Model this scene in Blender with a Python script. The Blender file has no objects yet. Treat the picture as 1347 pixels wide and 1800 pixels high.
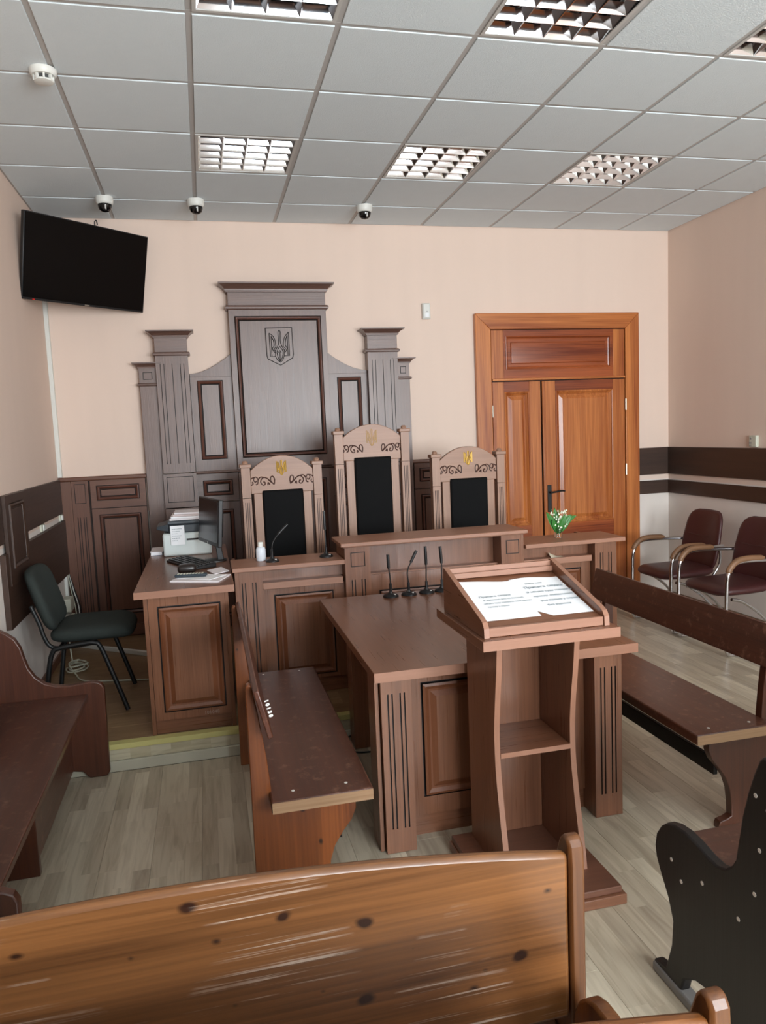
import bpy, bmesh, math, random
from mathutils import Vector, Matrix
random.seed(7)
scene = bpy.context.scene
COL = scene.collection
PI = math.pi

# ------------------------------------------------------------------ camera
cd = bpy.data.cameras.new('camera')
cam = bpy.data.objects.new('camera', cd); COL.objects.link(cam)
right = Vector((0.97161129, -0.23273758, -0.0424819))
up = Vector((0.06576871, 0.09322564, 0.99347041))
fwd = Vector((0.2272575, 0.96806105, -0.10588593))
cam.matrix_world = Matrix(((right.x, up.x, -fwd.x, 0.5466), (right.y, up.y, -fwd.y, -3.2104),
                           (right.z, up.z, -fwd.z, 1.6437), (0, 0, 0, 1)))
cd.sensor_fit = 'AUTO'; cd.sensor_width = 36.0; cd.lens = 1315.716 / 1800 * 36.0
cd.clip_start = 0.02
scene.camera = cam

# ------------------------------------------------------------------ world, daylight, exposure
w = bpy.data.worlds.new('world'); scene.world = w; w.use_nodes = True
bg = w.node_tree.nodes['Background']
bg.inputs[0].default_value = (0.82, 0.91, 1.0, 1); bg.inputs[1].default_value = 1.6
XL, XR, YB, YR, ZC = -0.54, 4.70, 2.896, -5.6, 3.32
REAR_WINDOWS = [(1.15, 2.55), (2.95, 4.35)]
RIGHT_WINDOWS = []
def daylight(name, loc, rot, sx, sy, watts, col):
    l = bpy.data.lights.new(name, 'AREA'); l.shape = 'RECTANGLE'; l.size = sx; l.size_y = sy
    l.energy = watts; l.color = col
    o = bpy.data.objects.new(name, l); COL.objects.link(o); o.location = loc; o.rotation_euler = rot
DAY = (0.88, 0.955, 1.0)
for a, b in REAR_WINDOWS:
    daylight('daylight_rear', ((a + b) / 2, YR - 0.32, 1.85), (math.radians(103), 0, 0), b - a, 1.9, 290, DAY)
for a, b in RIGHT_WINDOWS:
    daylight('daylight_right', (XR + 0.32, (a + b) / 2, 1.85), (math.radians(90), 0, math.radians(90)), b - a, 1.9, 60, DAY)
vs = scene.view_settings
vs.view_transform = 'Standard'; vs.look = 'None'; vs.exposure = 0.0; vs.gamma = 1.0; vs.use_curve_mapping = False

# ------------------------------------------------------------------ materials
def lin(r, g, b):
    f = lambda c: (c / 255) / 12.92 if c <= 10 else ((c / 255 + 0.055) / 1.055) ** 2.4
    return (f(r), f(g), f(b), 1)
MATS = {}
def new_mat(name):
    m = bpy.data.materials.new(name); m.use_nodes = True
    nt = m.node_tree
    return m, nt, nt.nodes['Principled BSDF'], (lambda t: nt.nodes.new(t)), nt.links.new
def plain(name, rgb, rough=0.5, metal=0.0, bump=0.0, bscale=200, coat=0.0, var=0.04, ior=None, spec=None):
    if name in MATS: return MATS[name]
    m, nt, b, N, L = new_mat(name)
    tc = N('ShaderNodeTexCoord'); nz = N('ShaderNodeTexNoise'); nz.inputs['Scale'].default_value = 9; nz.inputs['Detail'].default_value = 4
    L(tc.outputs['Object'], nz.inputs['Vector'])
    mx = N('ShaderNodeMix'); mx.data_type = 'RGBA'
    c = lin(*rgb)
    mx.inputs[6].default_value = tuple(x * (1 - var) for x in c[:3]) + (1,)
    mx.inputs[7].default_value = tuple(min(1, x * (1 + var)) for x in c[:3]) + (1,)
    L(nz.outputs['Fac'], mx.inputs[0]); L(mx.outputs[2], b.inputs['Base Color'])
    b.inputs['Roughness'].default_value = rough; b.inputs['Metallic'].default_value = metal
    b.inputs['Coat Weight'].default_value = coat; b.inputs['Coat Roughness'].default_value = 0.15
    if spec is not None: b.inputs['Specular IOR Level'].default_value = spec
    if bump:
        n2 = N('ShaderNodeTexNoise'); n2.inputs['Scale'].default_value = bscale; n2.inputs['Detail'].default_value = 3
        L(tc.outputs['Object'], n2.inputs['Vector'])
        bp = N('ShaderNodeBump'); bp.inputs['Strength'].default_value = bump; bp.inputs['Distance'].default_value = 0.004
        L(n2.outputs['Fac'], bp.inputs['Height']); L(bp.outputs['Normal'], b.inputs['Normal'])
    MATS[name] = m; return m
def wood(kind, axis, dark, light, rough=0.4, coat=0.0, scale=1.0, contrast=1.0, spec=0.5, knots=0.0, scratch=0.0, scr_axis='X', scuff=0.0, grainbump=0.12, face=None, lam=0.0):
    """procedural timber: streaks run along axis ('X','Y','Z')"""
    name = 'wood_%s_%s' % (kind, axis.lower())
    if name in MATS: return MATS[name]
    m, nt, b, N, L = new_mat(name)
    tc = N('ShaderNodeTexCoord'); oi = N('ShaderNodeObjectInfo')
    off = N('ShaderNodeVectorMath'); off.operation = 'SCALE'
    cmb = N('ShaderNodeCombineXYZ')
    for i in range(3): L(oi.outputs['Random'], cmb.inputs[i])
    L(cmb.outputs[0], off.inputs[0]); off.inputs['Scale'].default_value = 13.0
    add = N('ShaderNodeVectorMath'); add.operation = 'ADD'
    L(tc.outputs['Object'], add.inputs[0]); L(off.outputs[0], add.inputs[1])
    def streak(along, across, detail, dist, vec=add):
        mp = N('ShaderNodeMapping')
        s = [across * scale] * 3; s['XYZ'.index(axis)] = along * scale
        mp.inputs['Scale'].default_value = s
        L(vec.outputs[0], mp.inputs['Vector'])
        n = N('ShaderNodeTexNoise'); n.inputs['Scale'].default_value = 1.0
        n.inputs['Detail'].default_value = detail; n.inputs['Distortion'].default_value = dist
        L(mp.outputs[0], n.inputs['Vector']); return n
    broad = streak(0.55, 9, 3, 0.6); fine = streak(3, 160, 4, 0.2); mid = streak(1.2, 38, 3, 0.8)
    m1 = N('ShaderNodeMix'); m1.data_type = 'FLOAT'; m1.inputs[0].default_value = 0.35
    L(broad.outputs['Fac'], m1.inputs[2]); L(mid.outputs['Fac'], m1.inputs[3])
    m2 = N('ShaderNodeMix'); m2.data_type = 'FLOAT'; m2.inputs[0].default_value = 0.3
    L(m1.outputs[0], m2.inputs[2]); L(fine.outputs['Fac'], m2.inputs[3])
    r = N('ShaderNodeValToRGB')
    lo, hi = 0.5 - 0.16 / contrast, 0.5 + 0.16 / contrast
    r.color_ramp.elements[0].position = lo; r.color_ramp.elements[0].color = lin(*dark)
    r.color_ramp.elements[1].position = hi; r.color_ramp.elements[1].color = lin(*light)
    L(m2.outputs[0], r.inputs[0])
    col = r.outputs[0]
    def mixc(fac, c, src):
        x = N('ShaderNodeMix'); x.data_type = 'RGBA'; L(fac, x.inputs[0]); L(src, x.inputs[6]); x.inputs[7].default_value = c
        return x.outputs[2]
    if lam:                                                  # edge-glued staves: each its own tone
        ac = [q for q in 'XYZ' if q != axis and q != face][0]
        sp = N('ShaderNodeSeparateXYZ'); L(tc.outputs['Object'], sp.inputs[0])
        dv = N('ShaderNodeMath'); dv.operation = 'DIVIDE'; L(sp.outputs['XYZ'.index(ac)], dv.inputs[0]); dv.inputs[1].default_value = lam
        fl0 = N('ShaderNodeMath'); fl0.operation = 'FLOOR'; L(dv.outputs[0], fl0.inputs[0])
        wn_ = N('ShaderNodeTexWhiteNoise'); wn_.noise_dimensions = '1D'; L(fl0.outputs[0], wn_.inputs['W'])
        mr = N('ShaderNodeMapRange'); mr.inputs['To Min'].default_value = 0.62; mr.inputs['To Max'].default_value = 1.12; L(wn_.outputs['Value'], mr.inputs['Value'])
        x = N('ShaderNodeMix'); x.data_type = 'RGBA'; x.blend_type = 'MULTIPLY'; x.inputs[0].default_value = 1.0
        cb = N('ShaderNodeCombineXYZ')
        for q in range(3): L(mr.outputs[0], cb.inputs[q])
        L(col, x.inputs[6]); L(cb.outputs[0], x.inputs[7]); col = x.outputs[2]
    if knots:
        ac = [q for q in 'XYZ' if q != axis and q != face][0]
        sk = N('ShaderNodeSeparateXYZ'); L(add.outputs[0], sk.inputs[0]); ck = N('ShaderNodeCombineXYZ')
        L(sk.outputs['XYZ'.index(axis)], ck.inputs[0]); L(sk.outputs['XYZ'.index(ac)], ck.inputs[1])
        mp = N('ShaderNodeMapping'); mp.inputs['Scale'].default_value = (6.5, 10.0, 1); L(ck.outputs[0], mp.inputs['Vector'])
        wb = N('ShaderNodeTexNoise'); wb.inputs['Scale'].default_value = 14; L(add.outputs[0], wb.inputs['Vector'])
        wsc = N('ShaderNodeVectorMath'); wsc.operation = 'SCALE'; wsc.inputs['Scale'].default_value = 0.16; L(wb.outputs['Color'], wsc.inputs[0])
        wad = N('ShaderNodeVectorMath'); L(mp.outputs[0], wad.inputs[0]); L(wsc.outputs[0], wad.inputs[1])
        v = N('ShaderNodeTexVoronoi'); v.voronoi_dimensions = '2D'; v.inputs['Scale'].default_value = 1.0; v.inputs['Randomness'].default_value = 1.0
        L(wad.outputs[0], v.inputs['Vector'])
        sz = N('ShaderNodeSeparateColor'); L(v.outputs['Color'], sz.inputs[0])
        dm = N('ShaderNodeMath'); dm.operation = 'MULTIPLY_ADD'; L(sz.outputs[0], dm.inputs[0]); dm.inputs[1].default_value = 0.18; L(v.outputs['Distance'], dm.inputs[2])
        k = N('ShaderNodeValToRGB'); k.color_ramp.elements[0].position = 0.085 * knots; k.color_ramp.elements[0].color = (0.95, 0.95, 0.95, 1)
        k.color_ramp.elements[1].position = 0.145 * knots; k.color_ramp.elements[1].color = (0, 0, 0, 1)
        L(dm.outputs[0], k.inputs[0])
        col = mixc(k.outputs[0], lin(36, 15, 8), col)
    rgh = None
    if scratch:
        mp = N('ShaderNodeMapping'); s = [150.0] * 3; s['XYZ'.index(scr_axis)] = 1.6
        mp.inputs['Scale'].default_value = s; mp.inputs['Rotation'].default_value = (0, 0.03, 0)
        L(tc.outputs['Object'], mp.inputs['Vector'])
        n = N('ShaderNodeTexNoise'); n.inputs['Scale'].default_value = 1.0; n.inputs['Detail'].default_value = 4; n.inputs['Roughness'].default_value = 0.6
        L(mp.outputs[0], n.inputs['Vector'])
        k = N('ShaderNodeValToRGB'); k.color_ramp.elements[0].position = 0.555; k.color_ramp.elements[0].color = (0, 0, 0, 1)
        k.color_ramp.elements[1].position = 0.64; k.color_ramp.elements[1].color = (1, 1, 1, 1)
        L(n.outputs['Fac'], k.inputs[0])
        n2 = N('ShaderNodeTexNoise'); n2.inputs['Scale'].default_value = 3.2; n2.inputs['Detail'].default_value = 5; L(tc.outputs['Object'], n2.inputs['Vector'])
        k2 = N('ShaderNodeValToRGB'); k2.color_ramp.elements[0].position = 0.47; k2.color_ramp.elements[0].color = (0, 0, 0, 1)
        k2.color_ramp.elements[1].position = 0.58
        k2.color_ramp.elements[1].color = (scratch, scratch, scratch, 1)
        L(n2.outputs['Fac'], k2.inputs[0])
        mu = N('ShaderNodeMath'); mu.operation = 'MULTIPLY'; L(k.outputs[0], mu.inputs[0]); L(k2.outputs[0], mu.inputs[1])
        col = mixc(mu.outputs[0], lin(196, 176, 160), col)
    if scuff:
        n = N('ShaderNodeTexNoise'); n.inputs['Scale'].default_value = 22; n.inputs['Detail'].default_value = 7; n.inputs['Roughness'].default_value = 0.72
        L(add.outputs[0], n.inputs['Vector'])
        k = N('ShaderNodeValToRGB'); k.color_ramp.elements[0].position = 0.55; k.color_ramp.elements[0].color = (0, 0, 0, 1)
        k.color_ramp.elements[1].position = 0.72; k.color_ramp.elements[1].color = (scuff, scuff, scuff, 1)
        L(n.outputs['Fac'], k.inputs[0])
        col = mixc(k.outputs[0], lin(150, 110, 88), col)
    L(col, b.inputs['Base Color'])
    rr = N('ShaderNodeMapRange'); rr.inputs['To Min'].default_value = rough - 0.05; rr.inputs['To Max'].default_value = rough + 0.08
    L(fine.outputs['Fac'], rr.inputs['Value']); L(rr.outputs[0], b.inputs['Roughness'])
    b.inputs['Specular IOR Level'].default_value = spec
    b.inputs['Coat Weight'].default_value = coat; b.inputs['Coat Roughness'].default_value = 0.18 if coat < 0.5 else 0.36
    bp = N('ShaderNodeBump'); bp.inputs['Strength'].default_value = grainbump; bp.inputs['Distance'].default_value = 0.002
    L(fine.outputs['Fac'], bp.inputs['Height']); L(bp.outputs['Normal'], b.inputs['Normal'])
    MATS[name] = m; return m
def tri(main, mould): return lambda a: [main(a), recess, mould(a)]
recess = plain('groove_dark', (26, 15, 11), 0.6)  # near-black colour for groove faces, gaps, slots and crest lines
RG = 0.44
_alt = lambda a: wood('altar_walnut', a, (84, 58, 48), (112, 82, 70), RG, 0.55, contrast=0.8, spec=0.7, grainbump=0.5)
_altm = lambda a: wood('altar_moulding', a, (74, 38, 26), (98, 54, 38), RG, 0.0, contrast=0.8, spec=0.7)
altar = tri(_alt, _altm)
_wal = lambda a: wood('walnut_veneer', a, (96, 60, 42), (138, 92, 67), 0.28, 0.1, contrast=0.82)
_walm = lambda a: wood('walnut_moulding', a, (96, 54, 33), (126, 76, 48), 0.36, 0.15, contrast=0.8)
walnut = tri(_wal, _walm)
def walnut_edge(a): return wood('walnut_edging', a, (142, 99, 78), (156, 112, 90), 0.38, contrast=0.8)
_wai = lambda a: wood('wainscot_walnut', a, (88, 54, 40), (116, 76, 58), 0.4, 0.1, contrast=0.9)
recess2 = plain('groove_brown', (44, 25, 17), 0.6)  # softer dark brown for wainscot grooves and backing
wains = lambda a: [_wai(a), recess2, _altm(a)]
def chairwood(a): return wood('chair_oak', a, (140, 104, 84), (168, 130, 108), 0.42, contrast=0.9)
def doorwood(a): return wood('door_pine', a, (136, 62, 22), (204, 126, 66), 0.30, 0.3, scale=0.8, contrast=1.25)
def doorrail(a): return wood('door_pine_rail', a, (104, 40, 16), (170, 86, 40), 0.30, 0.3, scale=0.8, contrast=1.25)
def pine(a, face='Y'): return wood('pew_pine_' + face.lower(), a, (84, 44, 18), (146, 90, 44), 0.34, 0.2, scale=0.8, contrast=1.0, knots=1.0, face=face, lam=0.09)
def pine_back(a): return wood('pew_pine_scratched', a, (80, 48, 24), (142, 92, 50), 0.34, 0.15, scale=0.8, contrast=1.0, knots=1.0, scratch=0.85, face='Y', lam=0.09)
def stain(a): return wood('pew_dark_stain', a, (58, 30, 21), (94, 52, 35), 0.34, 0.25, contrast=0.9, scuff=0.0 if a == 'Z' else 0.5)
def blackwood(a): return wood('pew_black_wood', a, (13, 10, 10), (20, 16, 15), 0.45, 0.0, contrast=0.8)  # near-black colour for pew ends, wall pew back and aprons
def band(a): return wood('dark_band_laminate', a, (48, 31, 22), (70, 48, 37), 0.45, contrast=0.9)
def single_list(x): return x
gold = plain('gold_paint', (190, 152, 72), 0.4, 0.5)
blackfab = plain('black_upholstery', (10, 10, 11), 0.8, bump=0.3, bscale=500, spec=0.2)
greenfab = plain('dark_green_grey_fabric', (52, 57, 54), 0.95, bump=0.5, bscale=420, spec=0.2)
blackmetal = plain('black_powder_coat', (12, 12, 13), 0.5)
blackplast = plain('black_plastic', (22, 22, 24), 0.4)
screenmat = plain('dark_screen', (4, 4, 5), 0.12, var=0.0, spec=0.2)
chrome = plain('chrome', (215, 215, 218), 0.12, 1.0, var=0.0)
maroon = plain('maroon_leatherette', (66, 30, 30), 0.42, bump=0.15, bscale=300)
armwood = wood('beech_armrest', 'X', (108, 76, 50), (140, 102, 74), 0.45)
whiteplast = plain('white_plastic', (222, 222, 216), 0.4, var=0.01)
creamplast = plain('cream_plastic', (200, 200, 184), 0.45)
paper = plain('white_paper', (240, 240, 242), 0.8, var=0.01)
paper2 = plain('off_white_paper', (234, 228, 230), 0.8, var=0.05)
ink = plain('grey_print', (150, 160, 165), 0.8, var=0.0)
mirror = plain('louvre_mirror', (214, 216, 220), 0.09, 1.0, var=0.0)
alum = plain('white_painted_steel', (196, 194, 190), 0.5, var=0.01)
tubem = plain('tube_glass_white', (230, 232, 232), 0.2)
tilem = plain('ceiling_tile_board', (221, 230, 234), 0.9, bump=0.5, bscale=160, var=0.02, spec=0.2)
gridm = plain('ceiling_grid_steel', (186, 183, 180), 0.6, var=0.01)
slabm = plain('concrete_void', (90, 90, 90), 0.9)
leafm = plain('lily_leaf', (48, 112, 40), 0.4, var=0.2)
petal = plain('lily_bell', (232, 236, 214), 0.5)
stemm = plain('lily_stem', (92, 140, 66), 0.5)
yellow = plain('yellow_edge_strip', (196, 188, 122), 0.5)
screwm = plain('screw_cap', (206, 200, 192), 0.4)
redled = plain('red_led', (220, 40, 30), 0.4)
brass = plain('hinge_steel', (190, 180, 165), 0.35, 0.7)
dustblue = plain('worn_grey_paint', (120, 118, 116), 0.6, var=0.2)
cablew = plain('pale_cable', (196, 196, 176), 0.5)
def glassm():
    if 'glass' in MATS: return MATS['glass']
    m, nt, b, N, L = new_mat('clear_glass')
    b.inputs['Base Color'].default_value = (0.92, 0.97, 0.96, 1); b.inputs['Roughness'].default_value = 0.02
    b.inputs['Transmission Weight'].default_value = 1.0; b.inputs['IOR'].default_value = 1.45
    MATS['glass'] = m; return m
def wall_mat():
    m, nt, b, N, L = new_mat('peach_wall_paint')
    g = N('ShaderNodeNewGeometry'); sx = N('ShaderNodeSeparateXYZ'); L(g.outputs['Position'], sx.inputs[0])
    gt = N('ShaderNodeMath'); gt.operation = 'GREATER_THAN'; gt.inputs[1].default_value = 1.11; L(sx.outputs[2], gt.inputs[0])
    mp = N('ShaderNodeMapping'); mp.inputs['Scale'].default_value = (5, 5, 0.35); L(g.outputs['Position'], mp.inputs[0])
    n = N('ShaderNodeTexNoise'); n.inputs['Scale'].default_value = 1.0; n.inputs['Detail'].default_value = 3; L(mp.outputs[0], n.inputs['Vector'])
    def two(c):
        x = N('ShaderNodeMix'); x.data_type = 'RGBA'; L(n.outputs['Fac'], x.inputs[0])
        c = lin(*c); x.inputs[6].default_value = tuple(v * 0.96 for v in c[:3]) + (1,); x.inputs[7].default_value = tuple(min(1, v * 1.04) for v in c[:3]) + (1,)
        return x.outputs[2]
    x = N('ShaderNodeMix'); x.data_type = 'RGBA'; L(gt.outputs[0], x.inputs[0]); L(two((226, 216, 208)), x.inputs[6]); L(two((229, 206, 191)), x.inputs[7])
    L(x.outputs[2], b.inputs['Base Color']); b.inputs['Roughness'].default_value = 0.7; b.inputs['Specular IOR Level'].default_value = 0.3
    n2 = N('ShaderNodeTexNoise'); n2.inputs['Scale'].default_value = 6; n2.inputs['Detail'].default_value = 3; L(g.outputs['Position'], n2.inputs['Vector'])
    bp = N('ShaderNodeBump'); bp.inputs['Strength'].default_value = 0.25; bp.inputs['Distance'].default_value = 0.01
    L(n2.outputs['Fac'], bp.inputs['Height']); L(bp.outputs['Normal'], b.inputs['Normal'])
    return m
wallm = wall_mat()
def laminate(name, cols, axis, rough, strip=0.065, length=0.42):
    """three-strip laminate print; strips run along axis"""
    m, nt, b, N, L = new_mat(name)
    g = N('ShaderNodeNewGeometry'); s = N('ShaderNodeSeparateXYZ'); L(g.outputs['Position'], s.inputs[0])
    A, B = (1, 0) if axis == 'Y' else (0, 1)
    def math_(op, a, bb=None):
        n = N('ShaderNodeMath'); n.operation = op
        for i, v in enumerate((a, bb)):
            if v is None: continue
            if isinstance(v, (int, float)): n.inputs[i].default_value = v
            else: L(v, n.inputs[i])
        return n.outputs[0]
    row = math_('FLOOR', math_('DIVIDE', math_('ADD', s.outputs[B], 0.54), strip))
    wn = N('ShaderNodeTexWhiteNoise'); wn.noise_dimensions = '1D'; L(row, wn.inputs['W'])
    cell = math_('FLOOR', math_('ADD', math_('DIVIDE', s.outputs[A], length), math_('MULTIPLY', wn.outputs['Value'], 7.0)))
    c2 = N('ShaderNodeCombineXYZ'); L(row, c2.inputs[0]); L(cell, c2.inputs[1])
    w2 = N('ShaderNodeTexWhiteNoise'); w2.noise_dimensions = '3D'; L(c2.outputs[0], w2.inputs['Vector'])
    sc = N('ShaderNodeVectorMath'); sc.operation = 'SCALE'; sc.inputs['Scale'].default_value = 9; L(w2.outputs['Color'], sc.inputs[0])
    ad = N('ShaderNodeVectorMath'); L(g.outputs['Position'], ad.inputs[0]); L(sc.outputs[0], ad.inputs[1])
    mp = N('ShaderNodeMapping'); v = [38.0, 38.0, 38.0]; v[A] = 3.0; mp.inputs['Scale'].default_value = v; L(ad.outputs[0], mp.inputs[0])
    n = N('ShaderNodeTexNoise'); n.inputs['Scale'].default_value = 1; n.inputs['Detail'].default_value = 5; n.inputs['Distortion'].default_value = 0.8; L(mp.outputs[0], n.inputs['Vector'])
    r = N('ShaderNodeValToRGB'); r.color_ramp.interpolation = 'LINEAR'
    els = r.color_ramp.elements; els[0].position = 0; els[0].color = lin(*cols[0]); els[1].position = 1; els[1].color = lin(*cols[2])
    e = els.new(0.5); e.color = lin(*cols[1]); L(w2.outputs['Value'], r.inputs[0])
    k = N('ShaderNodeValToRGB'); k.color_ramp.elements[0].position = 0.32; k.color_ramp.elements[0].color = (0.75, 0.72, 0.69, 1); k.color_ramp.elements[1].position = 0.58
    L(n.outputs['Fac'], k.inputs[0])
    x = N('ShaderNodeMix'); x.data_type = 'RGBA'; x.blend_type = 'MULTIPLY'; x.inputs[0].default_value = 1.0
    L(r.outputs[0], x.inputs[6]); L(k.outputs[0], x.inputs[7]); L(x.outputs[2], b.inputs['Base Color'])
    b.inputs['Roughness'].default_value = rough; b.inputs['Specular IOR Level'].default_value = 0.5
    return m
floorm = laminate('oak_laminate', ((172, 159, 139), (188, 175, 153), (208, 196, 174)), 'Y', 0.34, 0.065, 0.5)
daism = laminate('dais_laminate', ((128, 100, 70), (140, 112, 80), (150, 122, 90)), 'X', 0.35, 0.195, 1.29)
riserm = laminate('riser_laminate', ((188, 178, 150), (198, 190, 164), (206, 198, 172)), 'X', 0.4, 0.065, 0.1)

# ------------------------------------------------------------------ mesh building
class MB:
    def __init__(self): self.v = []; self.f = []; self.fr = None; self.mi = []; self.cur = 0
    def frame(self, O, U, V):
        O, U, V = Vector(O), Vector(U), Vector(V); self.fr = (O, U, V, U.cross(V)); return self
    def P(self, p):
        if self.fr is None: return tuple(p)
        O, U, V, Nn = self.fr
        return tuple(O + U * p[0] + V * p[1] + Nn * p[2])
    def add(self, pts, faces):
        self.mi += [0] * (len(self.f) - len(self.mi))
        b = len(self.v); self.v += [self.P(p) for p in pts]; self.f += [tuple(b + i for i in f) for f in faces]
        self.mi += [self.cur] * len(faces); return self
    def box(self, x0, x1, y0, y1, z0, z1):
        x0, x1 = min(x0, x1), max(x0, x1); y0, y1 = min(y0, y1), max(y0, y1); z0, z1 = min(z0, z1), max(z0, z1)
        return self.add([(x0, y0, z0), (x1, y0, z0), (x1, y1, z0), (x0, y1, z0), (x0, y0, z1), (x1, y0, z1), (x1, y1, z1), (x0, y1, z1)],
                        [(0, 3, 2, 1), (4, 5, 6, 7), (0, 1, 5, 4), (1, 2, 6, 5), (2, 3, 7, 6), (3, 0, 4, 7)])
    def hexa(self, p8):
        return self.add(p8, [(0, 3, 2, 1), (4, 5, 6, 7), (0, 1, 5, 4), (1, 2, 6, 5), (2, 3, 7, 6), (3, 0, 4, 7)])
    def prism(self, poly, n0, n1):
        """polygon in (u,v) of the frame, extruded from n0 to n1"""
        k = len(poly)
        a = sum(poly[i][0] * poly[(i + 1) % k][1] - poly[(i + 1) % k][0] * poly[i][1] for i in range(k))
        if a < 0: poly = poly[::-1]
        pts = [(u, v, n0) for u, v in poly] + [(u, v, n1) for u, v in poly]
        return self.add(pts, [tuple(range(k - 1, -1, -1)), tuple(range(k, 2 * k))] + [(i, (i + 1) % k, k + (i + 1) % k, k + i) for i in range(k)])
    def loft(self, rects, mats=None):
        """closed stack of rectangles (u0,u1,v0,v1,n) from back to front"""
        pts = []; F = []
        for (u0, u1, v0, v1, n) in rects: pts += [(u0, v0, n), (u1, v0, n), (u1, v1, n), (u0, v1, n)]
        F.append((3, 2, 1, 0))
        for i in range(len(rects) - 1):
            a = 4 * i
            for j in range(4): F.append((a + j, a + (j + 1) % 4, a + 4 + (j + 1) % 4, a + 4 + j))
        a = 4 * (len(rects) - 1); F.append((a, a + 1, a + 2, a + 3))
        self.add(pts, F)
        if mats:
            k = len(self.mi) - len(F)
            for i in range(len(rects) - 1):
                for j in range(4): self.mi[k + 1 + 4 * i + j] = mats[i]
        return self
    def panel(self, u0, u1, v0, v1, n0, n1, rect, prof):
        """board with a moulded panel: rect is the moulding's outer edge, prof = [(inset, height)]"""
        a0, a1, b0, b1 = rect
        R = [(u0, u1, v0, v1, n0), (u0, u1, v0, v1, n1), (a0, a1, b0, b1, n1)]
        mats = [0, 0]; ph = 0; pd = 0
        for d, h in prof:
            R.append((a0 + d, a1 - d, b0 + d, b1 - d, n1 + h))
            mats.append(1 if (h < -0.002 or ph < -0.002) and d - pd < 0.0065 else 2); ph = h; pd = d
        return self.loft(R, mats)
    def relief(self, us, vs_, n0, n1, dep):
        """board whose front is cut by dep(u,v) in each grid cell"""
        nu, nv = len(us) - 1, len(vs_) - 1
        D = [[dep((us[i] + us[i + 1]) / 2, (vs_[j] + vs_[j + 1]) / 2) for j in range(nv)] for i in range(nu)]
        for i in range(nu):
            for j in range(nv):
                h = n1 - D[i][j]; self.cur = 1 if D[i][j] > 1e-6 else 0
                self.add([(us[i], vs_[j], h), (us[i + 1], vs_[j], h), (us[i + 1], vs_[j + 1], h), (us[i], vs_[j + 1], h)], [(0, 1, 2, 3)])
                self.cur = 1
                if i < nu - 1 and abs(D[i][j] - D[i + 1][j]) > 1e-6:
                    a, b2 = n1 - D[i][j], n1 - D[i + 1][j]; u = us[i + 1]
                    q = [(u, vs_[j], b2), (u, vs_[j], a), (u, vs_[j + 1], a), (u, vs_[j + 1], b2)]
                    self.add(q, [(0, 1, 2, 3)] if a < b2 else [(0, 1, 2, 3)])
                if j < nv - 1 and abs(D[i][j] - D[i][j + 1]) > 1e-6:
                    a, b2 = n1 - D[i][j], n1 - D[i][j + 1]; v = vs_[j + 1]
                    self.add([(us[i], v, a), (us[i + 1], v, a), (us[i + 1], v, b2), (us[i], v, b2)], [(0, 1, 2, 3)])
        u0, u1, v0, v1 = us[0], us[-1], vs_[0], vs_[-1]; self.cur = 0
        return self.add([(u0, v0, n0), (u1, v0, n0), (u1, v1, n0), (u0, v1, n0), (u0, v0, n1), (u1, v0, n1), (u1, v1, n1), (u0, v1, n1)],
                        [(3, 2, 1, 0), (0, 1, 5, 4), (1, 2, 6, 5), (2, 3, 7, 6), (3, 0, 4, 7)])
    def fluted(self, u0, u1, v0, v1, n0, n1, flutes, fv0, fv1, w=0.007, d=0.006, square=None):
        us = {u0, u1}; vv = {v0, v1, fv0, fv1}
        for c in flutes: us |= {c - w / 2, c + w / 2}
        if square:
            a0, a1, b0, b1 = square; t = 0.005
            us |= {a0, a0 + t, a1 - t, a1}; vv |= {b0, b0 + t, b1 - t, b1}
        def dep(u, v):
            if fv0 < v < fv1 and any(abs(u - c) < w / 2 for c in flutes): return d
            if square and a0 < u < a1 and b0 < v < b1 and not (a0 + t < u < a1 - t and b0 + t < v < b1 - t): return 0.004
            return 0.0
        return self.relief(sorted(us), sorted(vv), n0, n1, dep)
    def tube(self, path, r, seg=8, closed=False):
        path = [Vector(self.P(p)) for p in path]; n = len(path)
        if isinstance(r, (int, float)): r = [r] * n
        b = len(self.v); up_ = None
        for i in range(n):
            if closed: t = path[(i + 1) % n] - path[i - 1]
            else: t = path[min(i + 1, n - 1)] - path[max(i - 1, 0)]
            if t.length < 1e-9: t = Vector((0, 0, 1))
            t.normalize()
            if up_ is None: up_ = Vector((0, 0, 1)) if abs(t.z) < 0.9 else Vector((1, 0, 0))
            up_ = (up_ - t * up_.dot(t)); up_ = up_.normalized() if up_.length > 1e-6 else t.orthogonal().normalized()
            s = t.cross(up_)
            for k in range(seg):
                a = 2 * PI * k / seg
                self.v.append(tuple(path[i] + (up_ * math.cos(a) + s * math.sin(a)) * r[i]))
        m = n if closed else n - 1
        for i in range(m):
            j = (i + 1) % n
            for k in range(seg):
                k2 = (k + 1) % seg
                self.f.append((b + i * seg + k, b + j * seg + k, b + j * seg + k2, b + i * seg + k2)[::-1])
        if not closed:
            self.f.append(tuple(b + k for k in range(seg))); self.f.append(tuple(b + (n - 1) * seg + k for k in range(seg))[::-1])
        return self
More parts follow.
